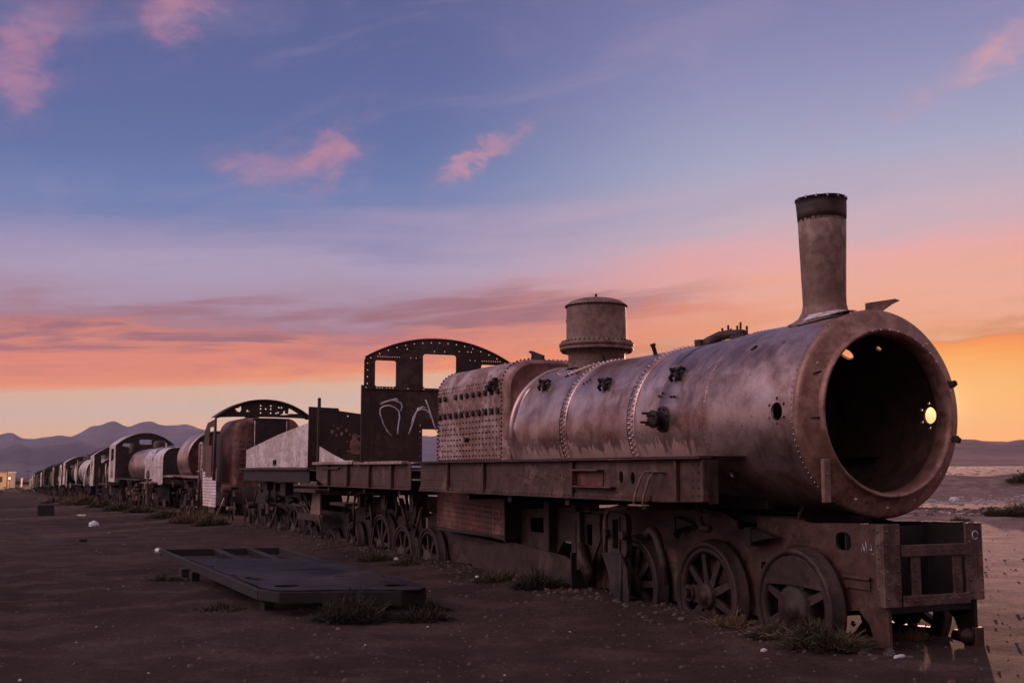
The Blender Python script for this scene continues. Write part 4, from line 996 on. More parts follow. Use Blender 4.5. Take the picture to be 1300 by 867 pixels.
# graffiti on the lower sheet: px of the zoomed photo -> plate coordinates
def G(zx, zy):
    px_, py_ = 440 + zx / 3.6125, 400 + zy / 3.6125
    xr = (px_ - 650) / F_PX; yr = -(py_ - 433.5) / F_PX
    r = Vector((xr, math.cos(TILT) - yr * math.sin(TILT), math.sin(TILT) + yr * math.cos(TILT)))
    C = Vector((0, 0, CAM_H)); t_ = ((CX + .03) - (C - ORG) @ AX) / (r @ AX); p = C + r * t_
    return (CX + .029, (p - ORG) @ AY, p.z)
f = MB()
for pts in ([(155, 408), (175, 398), (200, 391), (222, 392), (250, 403), (254, 420), (248, 440)], [(200, 390), (225, 384), (236, 388)],
            [(205, 552), (185, 530), (166, 492), (153, 450), (154, 428), (170, 418), (195, 414), (220, 423), (240, 440), (243, 470), (236, 510), (234, 548)],
            [(285, 545), (300, 505), (318, 450), (330, 424)], [(362, 388), (372, 412), (385, 452), (400, 500), (412, 530)],
            [(298, 500), (306, 468), (322, 440), (345, 430), (366, 436), (382, 452), (388, 475)], [(330, 430), (350, 420), (362, 425)]):
    f.tube([G(*p) for p in pts], .014, 5)
f.build('graffiti', M['paint_white'], cabf)
# cab side remnants, far cab side
f = MB().plate([(-12.4, 1.64), (CX, 1.64), (CX, 2.2), (-12.2, 2.05)], [], .01, PY(1.40)); f.build('cab_side', M['cab'], loco)
# --- bunker: cross wall, corner post, low pale side sheet
f = MB().plate([(-1.30, 1.64), (-1.30, 2.74), (-.4, 2.64), (.05, 2.60), (.12, 2.2), (.3, 1.9), (.35, 1.64)], [circ(-1.27, 2.69, .018, 7), circ(-.75, 2.60, .015, 7)], .014, PX(-14.95)); f.wobble(.02, .9, 4)
bunk = f.build('bunker_wall', M['cab'], loco)
f = MB().box(-14.96, -14.90, -1.38, -1.32, 1.60, 2.95, ch=.012); f.box(-14.99, -14.93, -1.36, -1.30, 1.6, 2.72)
for k in range(16): f.rivet((-14.93, -1.38, 1.72 + k * .07), (0, -1, 0), .010)
f.build('corner_post', M['rust'], bunk)
f = MB().plate([(-14.9, 1.64), (-14.9, 1.98), (-13.9, 1.80), (-13.1, 1.68), (-12.6, 1.68), (-12.6, 1.64)], [], .012, PY(-1.33)); f.build('bunker_side', M['pale'], bunk)
f = MB()   # faded painted figure and pale blotches on the cross wall
rnd = random.Random(5)
def blot(b, y, z, ry, rz, n=12, x=-14.93):
    b.plate([(y + ry * math.cos(2 * PI * i / n) * rnd.uniform(.8, 1.15), z + rz * math.sin(2 * PI * i / n) * rnd.uniform(.8, 1.15)) for i in range(n)], [], .003, PX(x))
blot(f, -.60, 2.18, .055, .07); blot(f, -.60, 2.02, .12, .12); blot(f, -.56, 1.88, .20, .06)
for k in range(16): blot(f, rnd.uniform(-1.1, -.2), rnd.uniform(1.8, 2.45), rnd.uniform(.012, .04), rnd.uniform(.012, .05), 7, -14.931)
f.build('painted_figure', M['fire'], bunk)

# ================================================================== generic pieces for the wrecks behind
GRP = 'rusted trains on the long track'
def train_root(name, label, cat, x, y=0.0, turn=0.0):
    p = tw(x, y); z = T(p.x, p.y)
    return empty(name, None, 0, label, cat, GRP, mtx=Matrix.Translation((0, 0, z)) @ MT @ Matrix.Translation((x, y, 0)) @ Matrix.Rotation(turn, 4, 'Z'))
def barrel(root, x0, x1, Rr, zc, mat, name='boiler', seg=64, inside=True, hoops=(), endring=True):
    f = MB().lathe([(x0, Rr), (x0 + (x1 - x0) * .25, Rr), (x0 + (x1 - x0) * .5, Rr), (x0 + (x1 - x0) * .75, Rr), (x1, Rr), (x1, Rr - .03), (x0, Rr - .03)], seg, AXX(0, 0, zc), closed=True)
    f.wobble(.01, 1.1, x0); o = f.build(name, mat, root)
    if hoops:
        h = MB()
        for x in hoops: h.lathe([(x - .05, Rr - .01), (x - .05, Rr + .012), (x + .05, Rr + .012), (x + .05, Rr - .01)], seg, AXX(0, 0, zc))
        h.build('boiler_hoop', mat, o)
    return o
def tube_plate(parent, x, Rr, zc, mat, n=9, tubes=True):
    f = MB().lathe([(0, .001), (0, Rr)], 48, AXX(x, 0, zc))
    if tubes:
        for i in range(-n, n + 1):
            for j in range(-n, n + 1):
                y, z = i * .095 + (.047 if j % 2 else 0), j * .085
                if y * y + z * z < (Rr - .08) ** 2: f.lathe([(0, .02), (.02, .03), (.02, .022), (-.02, .02)], 8, AXX(x, y, zc + z))
    return f.build('tube_plate', mat, parent)
def arch_outline(hw_, z0, zs_, zt_, n=18):
    return [(-hw_, z0), (-hw_, zs_)] + [(-hw_ + 2 * hw_ * i / n, zs_ + (zt_ - zs_) * (1 - abs(-1 + 2 * i / n) ** 2.2)) for i in range(1, n)] + [(hw_, zs_), (hw_, z0)]
def arch_roof(root, x0, x1, hw_, zs_, zt_, mat, name='cab_roof', n=18, th=.012):
    f = MB(); pts = [(-hw_ + 2 * hw_ * i / n, zs_ + (zt_ - zs_) * (1 - abs(-1 + 2 * i / n) ** 2.2)) for i in range(n + 1)]
    vs = [(x, y, z + d_) for d_ in (0, th) for x in (x0, x1) for (y, z) in pts]; m_ = n + 1; fs = []
    for i in range(n):
        fs.append((i, i + 1, m_ + i + 1, m_ + i)); fs.append((2 * m_ + i + 1, 2 * m_ + i, 3 * m_ + i, 3 * m_ + i + 1))
        fs.append((i, 2 * m_ + i, 2 * m_ + i + 1, i + 1)); fs.append((m_ + i + 1, 3 * m_ + i + 1, 3 * m_ + i, m_ + i))
    f.add(vs, fs, True); return f.build(name, mat, root)
def gear(root, x0, x1, xs, Rw=.52, zc=.1, dz=1.25, far=False, hide_far=False):
    f = MB()
    for y in (-.47, .5): f.plate([(x0, .35), (x1, .35), (x1, dz - .15), ((x0 + x1) / 2, dz - .05), (x0, dz - .15)], [], .03, PY(y))
    for k in range(int(abs(x1 - x0) / 1.6)): x = min(x0, x1) + .6 + k * 1.6; f.box(x - .05, x + .05, -1.1, 1.1, dz - .12, dz - .02)
    o = f.build('frame_plate', M['dark'], root)
    for x in xs:
        for s in ((-1, 1) if not hide_far else (-1,)): 
            if far:
                e = MB().lathe([(0, Rw - .06), (0, Rw), (-.13, Rw), (-.13, Rw + .03), (-.15, Rw + .03), (-.15, Rw - .06)], 24, AXY(x, .70 * s, zc) if s > 0 else Matrix(((1, 0, 0, x), (0, 0, -1, -.70), (0, 1, 0, zc), (0, 0, 0, 1))), closed=True)
                e.box(x - .03, x + .03, s * .62, s * .68, zc - Rw + .03, zc + Rw - .03); e.box(x - Rw + .03, x + Rw - .03, s * .62, s * .68, zc - .03, zc + .03); e.cyl((x, s * .5, zc), (x, s * .72, zc), .1, 10)
                e.build('wheel', M['wheel'], root)
            else: wheel(root, x, s * .70, zc, Rw, s, 9, None, rot=x)
    return o
def clutter(root, x0, x1, n, seed, mat, zr=(.5, 1.25), y=-.95):
    q = random.Random(seed)
    for i in range(n):
        x = q.uniform(x0, x1); z = q.uniform(*zr); k = q.random(); f = MB()
        if k < .3: f.tube([(x, y + q.uniform(-.1, .2), z), (x + q.uniform(-.15, .15), y + q.uniform(-.1, .2), z - q.uniform(.3, .8))], q.uniform(.015, .035), 6); nm = 'hanger_rod'
        elif k < .5: zz = z - .2; f.tube([(x, y + .1, zz), (x + q.uniform(.5, 1.2), y + .1, zz + q.uniform(-.08, .08))], q.uniform(.015, .035), 6); nm = 'pipe'
        elif k < .85: f.box(x - q.uniform(.06, .22), x + q.uniform(.06, .22), y - .02, y + .2, z - q.uniform(.08, .3), z); nm = 'bracket'
        else: f.cyl((x, y + .2, z), (x, y - .06, z), q.uniform(.05, .12), 12); nm = 'cylinder_cover'
        f.build(nm, mat, root)

# ------------------------------------------------------------------ tender with the pale slanting side sheet
t2 = train_root('coal_tender', 'wheeled tender with pale slanting side sheet behind the nearest locomotive', 'tender', -15.4)
o_ = -15.4
f = MB().plate([(-15.82 - o_, 1.55), (-22.0 - o_, 1.55), (-22.0 - o_, 2.0), (-18.6 - o_, 2.28), (-16.9 - o_, 2.40), (-15.82 - o_, 2.47)], [rrect(-19.0 - o_, -18.6 - o_, 1.58, 1.72, .02)], .012, PY(-1.32)); f.wobble(.012, .9, 2)
s_ = f.build('side_sheet', M['pale'], t2)
f = MB().plate([(-1.34, 1.5), (-1.34, 2.80), (-.7, 2.78), (-.6, 2.2), (-.3, 1.5)], [], .012, PX(-15.80 - o_)); f.build('front_sheet', M['cab'], t2)
f = MB().box(-22.6 - o_, -15.7 - o_, -1.38, 1.38, 1.49, 1.54); f.build('deck', M['rust'], t2)
MB().box(-22.4 - o_, -15.8 - o_, -1.30, -1.28, 1.22, 1.49).build('valance', M['dark'], t2)
f = MB()
for k in range(60): f.rivet((-15.9 - o_ - k * .1, -1.333, 1.60), (0, -1, 0), .010)
for k in range(60): f.rivet((-15.9 - o_ - k * .1, -1.333, 1.92), (0, -1, 0), .006)
f.build('sheet_rivets', M['pale'], s_)
for s in (-1, 1):
    wheel(t2, -16.26 - o_, s * .70, -.10, .36, s, 8, None, rot=.2); wheel(t2, -18.07 - o_, s * .70, -.10, .36, s, 8, None, rot=.5)
    for i, (x, r, zc) in enumerate(((-19.5, .62, .05), (-20.85, .52, .05), (-22.05, .52, .03), (-23.5, .54, .02), (-24.6, .54, .05))):
        wheel(t2, x - o_, s * .70, zc, r, s, 8, (-PI / 2, .6, .2), rot=x, hub=.3)
f = MB()
for y in (-.47, .5): f.plate([(-.2, .1), (-9.4, .2), (-9.4, .95), (-4.2, .95), (-4.0, .6), (-.2, .6)], [], .03, PY(y))
for x in (-.6, -2.0, -3.4, -5.0, -6.6): f.box(x - .05, x + .05, -1.25, 1.25, 1.30, 1.48)
f.box(-7.0, -.3, -1.05, -.95, 1.25, 1.48); f.box(-9.3, -.3, -.5, .5, .95, 1.10)
f.build('frame_plate', M['dark'], t2)
MB().box(-1.9, -.1, -1.25, -.6, 1.02, 1.09).build('footboard', M['rust'], t2)
MB().plate([(-1.7, .45), (-.9, .45), (-.85, 1.0), (-1.5, 1.02)], [], .03, PY(-.9)).build('horn_plate', M['chimney'], t2)
MB().box(-2.6, -.6, -.95, -.75, .40, .55).build('equalizer_bar', M['rust'], t2); MB().cyl((-2.9, -.8, .75), (-1.9, -.8, .3), .05).build('brake_rod', M['rust'], t2)
MB().box(-4.2, -3.7, -1.0, -.8, .9, 1.3).build('bracket', M['rust'], t2); MB().box(-6.2, -5.6, -1.0, -.8, 1.0, 1.3).build('bracket', M['rust'], t2)
for x, z in ((-4.8, .82), (-6.1, .82), (-7.3, .8)): leaf_spring(t2, x, -.6, z, .8)
clutter(t2, -9, -.5, 22, 8, M['rust'], (.5, 1.4))

# ------------------------------------------------------------------ second locomotive: open cab roof, firebox back and boiler end
t3 = train_root('steam_locomotive', 'wrecked locomotive with a perforated arched cab roof, behind the pale slanting tender', 'locomotive', -24.0)
# firebox back plate facing the viewer
zc = 1.95
secs = [fb_section(x, .98 + g_, 2.98 + g_, 1.0, .40) for x, g_ in ((-3.6, 0), (-2.0, 0), (-1.62, 0), (-1.50, -.03), (-1.44, -.08), (-1.42, -.15))]
n = len(secs[0]); f = MB(); f.add([p for s in secs for p in s], [(j * n + i, (j + 1) * n + i, (j + 1) * n + i + 1, j * n + i + 1) for j in range(5) for i in range(n - 1)], True); f.add(secs[-1], [tuple(range(n))[::-1]])
fb3 = f.build('firebox', M['red_rust'], t3)
f = MB()
for i in range(11):
    for j in range(9): 
        if random.random() < .85: f.rivet((-1.42, -.78 + i * .082 if i < 5 else -.78 + i * .082, 1.25 + j * .13), (1, 0, 0), .026, 1.4)
f.build('stay_bolts', M['dark'], fb3)
f = MB().box(-1.40, -1.30, -.40, .48, 1.3, 2.92); f.box(-1.38, -1.28, -.46, .58, 2.90, 2.96); f.build('backhead_box', M['dark'], fb3)
f = MB().lathe([(-.02, .001), (0, .001), (0, .02)], 6, AXX(0, 0, 0))
f = MB(); f.tube([(-1.3, -.42, 1.3), (-1.3, -.42, 2.9)], .012, 5); f.tube([(-1.3, .50, 2.2), (-1.3, .50, 2.9)], .012, 5); f.build('gauge_pipe', M['pale'], fb3)
# arched roof, arch sheet with holes
out = [(-1.40, 2.96)] + [(-1.40 + 2.8 * i / 20, 3.0 + .52 * (1 - abs(-1 + 2 * i / 20) ** 2.3)) for i in range(21)] + [(1.40, 2.96), (1.28, 3.0), (.9, 3.02), (0, 3.03), (-.9, 3.02), (-1.28, 3.0)]
hl = [circ(y, z, .024, 8) for y, z in ((-.12, 3.36), (-.12, 3.27), (-.12, 3.15), (.18, 3.36), (.18, 3.27), (.18, 3.15), (.03, 3.27), (.42, 3.32), (.50, 3.32), (.34, 3.15), (.40, 3.17))]
hl += [circ(-.50, 3.18, .055, 12), [(.46, 3.10), (.74, 3.12), (.6, 3.15), (.60, 3.22), (.56, 3.22), (.55, 3.14)], [(.72, 3.32), (.70, 3.14), (1.08, 3.15), (1.06, 3.21)], [(-.80, 3.18), (-.72, 3.16), (-.68, 3.24), (-.70, 3.34), (-.76, 3.28), (-.86, 3.26)]]
f = MB().plate(out, hl, .012, PX(-2.0)); af3 = f.build('cab_arch_sheet', M['cab'], t3)
arch_roof(t3, -2.7, -1.9, 1.42, 3.0, 3.53, M['cab'])
f = MB().tube([(-1.9, -1.42 + 2.84 * i / 20, 2.99 + .53 * (1 - abs(-1 + 2 * i / 20) ** 2.2)) for i in range(21)] + [(-1.9, 1.44, 2.85)], .03, 6); f.tube([(-1.9, -1.42, 3.0), (-1.9, -1.44, 1.2)], .035, 6); f.build('roof_rib', M['rust'], t3)
# battered cab side, louvred sheet, standing pipes
f = MB().plate([(-3.9, 1.45), (-1.9, 1.45), (-1.9, 2.85), (-2.2, 2.95), (-3.4, 2.9), (-3.85, 2.65)], [rrect(-3.0, -2.2, 1.95, 2.75, .05)], .02, PY(-1.38)); f.wobble(.03, .8, 3); cs3 = f.build('cab_side', M['rust'], t3)
f = MB().box(-3.4, -2.45, -1.42, -1.40, 1.3, 2.2); f.box(-2.15, -1.92, -1.43, -1.39, 1.2, 2.6); f.build('cab_panel', M['red_rust'], cs3)
f = MB()
for i in range(13):
    z = 1.45 - i * .085; f.plate([(-4.1 + .02 * i, 0), (-1.8, 0), (-1.8, .075), (-4.1 + .02 * i, .075)], [], .012, Matrix.Translation((0, 0, z)) @ PY(-1.38) @ Matrix.Rotation(R_(-14), 4, 'X'))
f.build('louvred_step_sheet', M['pale'], t3)
f = MB()
for (x, y) in ((-5.15, -1.30), (-4.55, -1.30)): f.tube([(x, y, .30), (x + .02, y, 1.6), (x, y, 2.3)], .04, 8)
f.box(-5.3, -4.4, -1.36, -1.2, 1.42, 1.47); f.build('standing_pipe', M['chimney'], t3)
# boiler with its open end towards the viewer
b3 = barrel(t3, -11.8, -9.4, 1.0, 1.85, M['boiler'], hoops=(-9.5, -11.0)); tube_plate(b3, -9.48, .97, 1.85, M['red_rust'], 10)
f = MB()
for i in range(28): a = i * 2 * PI / 28; f.nut((-9.4, .93 * math.cos(a), 1.85 + .93 * math.sin(a)), (1, 0, 0), .03, .03)
f.build('ring_bolts', M['rust'], b3)
f = MB()
for k in range(9): f.lathe([(0, .05), (.04, .07), (.06, .05), (.06, .001)], 10, AXX(-9.42, -.55 + .05 * (k % 2), 1.2 + .15 * k))
f.build('tube_ends', M['pale'], b3)
gear(t3, -13.2, -5.0, (-8.2, -9.6, -11.0, -12.2), .55, .1)
f = MB().box(-11.5, -9.2, -1.5, -1.0, 1.24, 1.29); f.box(-13.0, -5.2, -1.2, -1.0, 1.22, 1.30); f.build('running_board', M['fire'], t3)
clutter(t3, -13, -1, 36, 12, M['rust'], (.45, 1.25)); clutter(t3, -8, -1, 14, 15, M['chimney'], (.45, 1.2), -1.15)
f = MB().lathe([(2.95, .22), (3.25, .22), (3.25, .24), (3.28, .24), (3.28, .2)], 24, Matrix.Translation((-4.2, .1, 0)));
for k in range(8): a = k * PI / 4; f.cyl((-4.2 + .22 * math.cos(a), .1 + .22 * math.sin(a), 3.28), (-4.2 + .22 * math.cos(a), .1 + .22 * math.sin(a), 3.36), .015, 6)
f.build('valve_stand', M['dark'], t3)
f = MB().box(-5.2, -3.5, -.9, .9, 1.1, 2.6); f.build('smokebox_saddle', M['dark'], t3)

# ------------------------------------------------------------------ third locomotive: arched cab and a silvery box-ended boiler
t4 = train_root('steam_locomotive', 'wrecked locomotive with silvery round-topped box in front of a wide arched cab', 'locomotive', -38.5)
o4 = -38.5
f = MB(); secs = [fb_section(x - o4, .92 + g_, 2.52 + g_, 1.05, .45) for x, g_ in ((-45.6, 0), (-44, 0), (-42, 0), (-40.3, 0), (-40.15, -.02))]
n = len(secs[0]); f.add([p for s in secs for p in s], [(j * n + i, (j + 1) * n + i, (j + 1) * n + i + 1, j * n + i + 1) for j in range(4) for i in range(n - 1)], True); f.wobble(.012, 1, 5)
bx4 = f.build('smokebox', M['pale'], t4)
f = MB(); f.add(secs[-1], [tuple(range(n))[::-1]]); f.build('box_end', M['dark'], bx4)
f = MB().box(-45.6 - o4, -40.2 - o4, -1.0, -.9, 1.0, 1.06); f.box(-45.6 - o4, -40.3 - o4, -.935, -.925, 1.72, 1.76); f.box(-43.0 - o4, -42.9 - o4, -.94, -.925, 1.1, 2.1); f.build('moulding', M['pale'], bx4)
f = MB(); f.tube([(-43.8 - o4, -.80, 2.35), (-43.0 - o4, -.93, 2.0), (-42.6 - o4, -.80, 2.40), (-41.5 - o4, -.3, 2.6)], .05, 6); f.build('painted_stripe', M['paint_blue'], bx4)
b4 = barrel(t4, -52.5 - o4, -45.6 - o4, .88, 1.75, M['boiler'], hoops=(-46.5 - o4, -48.5 - o4, -50.5 - o4))
f = MB().lathe([(2.5, .3), (2.85, .3), (2.95, .2), (2.98, .001)], 24, Matrix.Translation((-48.0 - o4, 0, 0))); f.build('steam_dome', M['rust'], t4)
oa = arch_outline(1.42, 1.2, 2.85, 3.45)
f = MB().plate(oa, [rrect(-1.1, -.55, 2.45, 2.95, .05), rrect(.55, 1.1, 2.45, 2.95, .05), rrect(-.3, .3, 2.9, 3.15, .05)], .015, PX(-53.3 - o4)); ca4 = f.build('cab_front', M['cab'], t4)
arch_roof(t4, -56.4 - o4, -53.2 - o4, 1.45, 2.86, 3.48, M['pale'])
for y, mt_ in ((-1.43, 'pale'), (1.44, 'cab')): MB().plate([(-56.3 - o4, 1.0), (-53.3 - o4, 1.0), (-53.3 - o4, 2.86), (-56.3 - o4, 2.86)], [rrect(-55.4 - o4, -54.0 - o4, 1.2, 2.7, .05)], .015, PY(y)).build('cab_side', M[mt_], t4)
gear(t4, -56.5 - o4, -41.0 - o4, [x - o4 for x in (-44.5, -46, -47.5, -49, -52)], .52, .1)
f = MB().box(-56 - o4, -44 - o4, -1.35, -.9, 1.15, 1.2); f.build('running_board', M['rust'], t4)
clutter(t4, -56 - o4, -41 - o4, 46, 22, M['rust'], (.4, 1.15)); clutter(t4, -50 - o4, -41 - o4, 18, 23, M['chimney'], (.4, 1.1), -1.1)
f = MB().cyl((-41.5 - o4, -1.3, .2), (-41.5 - o4, -1.3, 1.35), .05, 10); f.cyl((-41.5 - o4, -1.3, 1.3), (-41.5 - o4, -1.3, 1.6), .09, 12, .05); f.box(-42.6 - o4, -40.6 - o4, -1.45, -1.0, 1.05, 1.1); f.build('injector_pipe', M['chimney'], t4)

# ------------------------------------------------------------------ wrecks farther along the line
def wreck(x, length, label, cat='locomotive', cab=True, cab_at='back', boiler=True, Rb=.88, mat='boiler', side='pale', name='steam_locomotive', h=3.3, dome=True, open_end=False, roofm='pale', box=False, seed=1, turn=0.0):
    r = train_root(name, label, cat, x, 0, turn); q = random.Random(seed)
    c0 = 0 if cab_at == 'front' else -length + 2.6; broken = q.random() < .5
    if cab:
        oa = arch_outline(1.38, 1.1, h - .55, h)
        MB().plate(oa, [rrect(-1.0, -.5, h - 1.0, h - .55, .05), rrect(.5, 1.0, h - 1.0, h - .55, .05), rrect(-.45, .45, 1.2, 2.5, .1)], .015, PX(c0)).build('cab_front', M['cab'], r)
        if broken:
            MB().tube([(c0 - 2.4, -1.42 + 2.84 * i / 16, h - .54 + .55 * (1 - abs(-1 + 2 * i / 16) ** 2.2)) for i in range(17)], .05, 6).build('roof_rib', M['cab'], r)
            arch_roof(r, c0 - q.uniform(.8, 1.5), c0 + .05, 1.42, h - .54, h + .02, M[roofm])
        else: arch_roof(r, c0 - 2.6, c0 + .05, 1.42, h - .54, h + .02, M[roofm])
        for y, mt_ in ((-1.40, side), (1.41, 'cab')): MB().plate([(c0 - 2.5, 1.0), (c0, 1.0), (c0, h - .54), (c0 - 2.5, h - .54)], [rrect(c0 - 1.75, c0 - .75, 1.7 if y < 0 else 1.9, h - .75, .05)], .015, PY(y)).build('cab_side', M[mt_], r)
    x1 = -2.7 if cab_at == 'front' and cab else 0; x0 = -length if cab_at == 'front' else (-length + 2.6 if cab else -length)
    if boiler:
        b_ = barrel(r, x0 + .2, x1 - .3, Rb, 1.1 + Rb - .15, M[mat], hoops=tuple(x1 - .6 - k * 1.6 for k in range(int((x1 - x0 - 1) / 1.6))), seg=40)
        if not open_end: tube_plate(b_, x1 - .36, Rb - .02, 1.1 + Rb - .15, M['rust'], 6, False)
        else: tube_plate(b_, x1 - 1.8, Rb - .02, 1.1 + Rb - .15, M['soot'], 6, False)
    if box: MB().box(x0 + .2, x1 - .3, -1.3, 1.3, 1.15, 2.3, ch=.05).build('side_tank', M[mat], r)
    if dome and boiler: MB().lathe([(1.1 + 2 * Rb - .3, .3), (h - .15, .3), (h - .05, .2), (h, .001)], 20, Matrix.Translation(((x0 + x1) / 2, 0, 0))).build('steam_dome', M['rust'], r)
    if boiler and q.random() < .6:
        xc_ = x1 - q.uniform(.8, 1.3); MB().lathe([(1.0 + 2 * Rb - .3, .22), (h - .4, .19), (h + .1, .22), (h + .1, .18)], 18, Matrix.Translation((xc_, 0, 0))).wobble(.02, 2, seed).build('chimney_stub', M['rust'], r)
    for k in range(5):       # torn plates still hanging on the side
        xx = -length * q.uniform(.1, .9); w_ = q.uniform(.25, .8); h_ = q.uniform(.4, 1.2); z_ = q.uniform(.7, 1.5)
        MB().plate([(xx, z_), (xx + w_, z_ + q.uniform(-.1, .1)), (xx + w_ * q.uniform(.8, 1.2), z_ + h_), (xx + w_ * .4, z_ + h_ * q.uniform(.8, 1.3)), (xx - .1, z_ + h_ * q.uniform(.6, 1))], [], .015, PY(-1.25 - .05 * k)).build('torn_plate', M[q.choice(['pale', 'rust', 'fire', 'dark'])], r)
    gear(r, -length + .3, -.3, [-.9 - 1.35 * k for k in range(int((length - 1.2) / 1.35))], .5, .1, 1.15, far=True)
    MB().box(-length, 0, -1.3, 1.3, 1.02, 1.08).build('deck', M['rust'], r)
    clutter(r, -length + .5, -.5, int(length * 1.6), seed, M['rust'], (.3, 1.0))
    return r
wreck(-57.5, 6.2, 'stripped boiler on wheels between two arched cabs', cab=False, Rb=.85, dome=False, open_end=True, name='boiler_wagon', cat='wagon', seed=31)
wreck(-66.0, 9.0, 'cab with silvery arched roof and dark doorway, second cab beyond the silvery box', cab_at='front', seed=32, h=3.4)
wreck(-77.0, 7.5, 'boiler with pale domed end streaked with blue paint', cab=False, Rb=.98, mat='pale', dome=False, seed=33, name='boiler_wagon', cat='wagon')
wreck(-86.0, 9.5, 'large boiler with open dark mouth halfway along the far line', cab=True, Rb=1.0, mat='rust', open_end=True, dome=True, seed=34)
wreck(-97.5, 9.0, 'dark cab with one pale side sheet beyond the open mouthed boiler', cab_at='front', seed=35, roofm='cab')
wreck(-109.0, 9.5, 'dark bodied wreck with square side tanks far down the line', boiler=False, box=True, mat='rust', side='fire', seed=36, cab_at='front', roofm='cab')
wreck(-121.0, 10.0, 'dark boiler and dome far down the line before the last cabs', cab=True, mat='rust', seed=37, side='cab', roofm='cab')
wreck(-134.0, 10.0, 'far wreck with a pale upright sheet, third from the end of the line', cab_at='front', mat='rust', seed=38, roofm='cab', h=3.1)
wreck(-147.0, 10.0, 'small dark wagon second from the far end of the line', boiler=False, box=True, mat='cab', seed=39, name='tank_wagon', cat='wagon', roofm='cab', h=2.9, side='fire')
wreck(-160.0, 11.0, 'last wreck at the far end of the line', cab_at='front', mat='cab', seed=40, name='tank_wagon', cat='wagon', roofm='cab', h=2.7)

# ================================================================== flat steel frame lying in the foreground
KS = 1.0909
mtS = MT @ Matrix.Translation((-5.95, -4.3, 0)); q_ = mtS.translation * KS; q_.z = T(q_.x, q_.y); mtS.translation = q_; mtS = mtS @ Matrix.Rotation(R_(.5), 4, 'Y') @ Matrix.Diagonal((KS, KS, 1, 1))
sl = empty('steel_platform', None, 0, 'low dark steel platform, half plated and half open frame, lying on the ground', 'platform', mtx=mtS)
def SP(x, y): return (x + 5.95, y + 4.3)
ZS = .295
pl = [SP(-7.3, -5.04), SP(-6.4, -5.0), SP(-6.2, -4.93), SP(-5.9, -4.99), SP(-5.2, -4.96), SP(-5.0, -4.90), SP(-4.8, -4.93), SP(-3.8, -4.91), SP(-3.55, -4.88), SP(-3.42, -4.8), SP(-3.36, -4.62), SP(-3.3, -4.3), SP(-3.05, -3.75), SP(-3.02, -3.55), SP(-3.15, -3.44), SP(-3.5, -3.40), SP(-6.4, -3.42), SP(-6.75, -3.6), SP(-7.05, -4.3), SP(-7.3, -4.8)]
holes = [circ(*SP(-3.78, -4.66), .10, 14, .13), circ(*SP(-3.42, -3.65), .10, 14, .12), [SP(-4.75, -4.88), SP(-4.5, -4.89), SP(-4.38, -4.82), SP(-4.42, -4.70), SP(-4.52, -4.76), SP(-4.6, -4.70), SP(-4.66, -4.78), SP(-4.8, -4.8)], [SP(-5.35, -4.3), SP(-5.33, -3.95), SP(-5.30, -3.6), SP(-5.33, -3.62), SP(-5.40, -3.95), SP(-5.38, -4.28)], [SP(-4.52, -3.98), SP(-4.45, -3.9), SP(-4.5, -3.82), SP(-4.56, -3.9)], circ(*SP(-4.3, -3.5), .03, 6), circ(*SP(-4.05, -3.5), .025, 6)]
f = MB().plate(pl, holes, .014, Matrix.Translation((0, 0, ZS)))
tp = f.build('top_plate', M['slab'], sl)
f = MB()
def rail(x0, y0, x1, y1, w_=.045, h=.11, zt_=ZS - .004):
    p, q = Vector((*SP(x0, y0), 0)), Vector((*SP(x1, y1), 0)); d = (q - p); L = d.length; a = math.atan2(d.y, d.x)
    f.box(0, L, -w_ / 2, w_ / 2, zt_ - h, zt_, Matrix.Translation(p) @ Matrix.Rotation(a, 4, 'Z'))
rail(-9.25, -5.10, -3.72, -4.94); rail(-3.72, -4.94, -3.42, -4.80); rail(-3.42, -4.82, -3.32, -4.4, .05, .12); rail(-3.32, -4.42, -3.06, -3.72, .05, .15); rail(-3.06, -3.74, -3.15, -3.46, .05, .15); rail(-3.13, -3.46, -9.0, -3.50)
f.build('side_rail', M['black'], sl)  # darkness below the plate edge put into the rail colour
f = MB(); rail(-9.25, -5.10, -8.98, -3.5, .07)
f.build('end_rail', M['black'], sl)
for y0, y1 in ((-4.38, -4.42), (-3.92, -3.98)):
    f = MB(); rail(-9.1, y0, -6.9, y1, .10, .10, ZS - .006); f.build('long_rail', M['slab'], sl)
f = MB(); rail(-7.6, -3.85, -6.7, -3.52, .06, .08); f.build('cross_rail', M['slab'], sl)
for x, y in ((-7.9, -5.0), (-7.4, -4.95), (-8.0, -3.6), (-4.0, -4.8), (-3.6, -3.7)):
    p = SP(x, y); MB().box(p[0] - .10, p[0] + .10, p[1] - .05, p[1] + .05, -.08, ZS - .17).build('support_block', M['dark'], sl)
p = SP(-9.2, -5.1); MB().cyl((p[0], p[1] - .02, ZS - .03), (p[0] - .06, p[1] - .06, ZS - .03), .05, 12).build('corner_bush', M['pale'], sl)

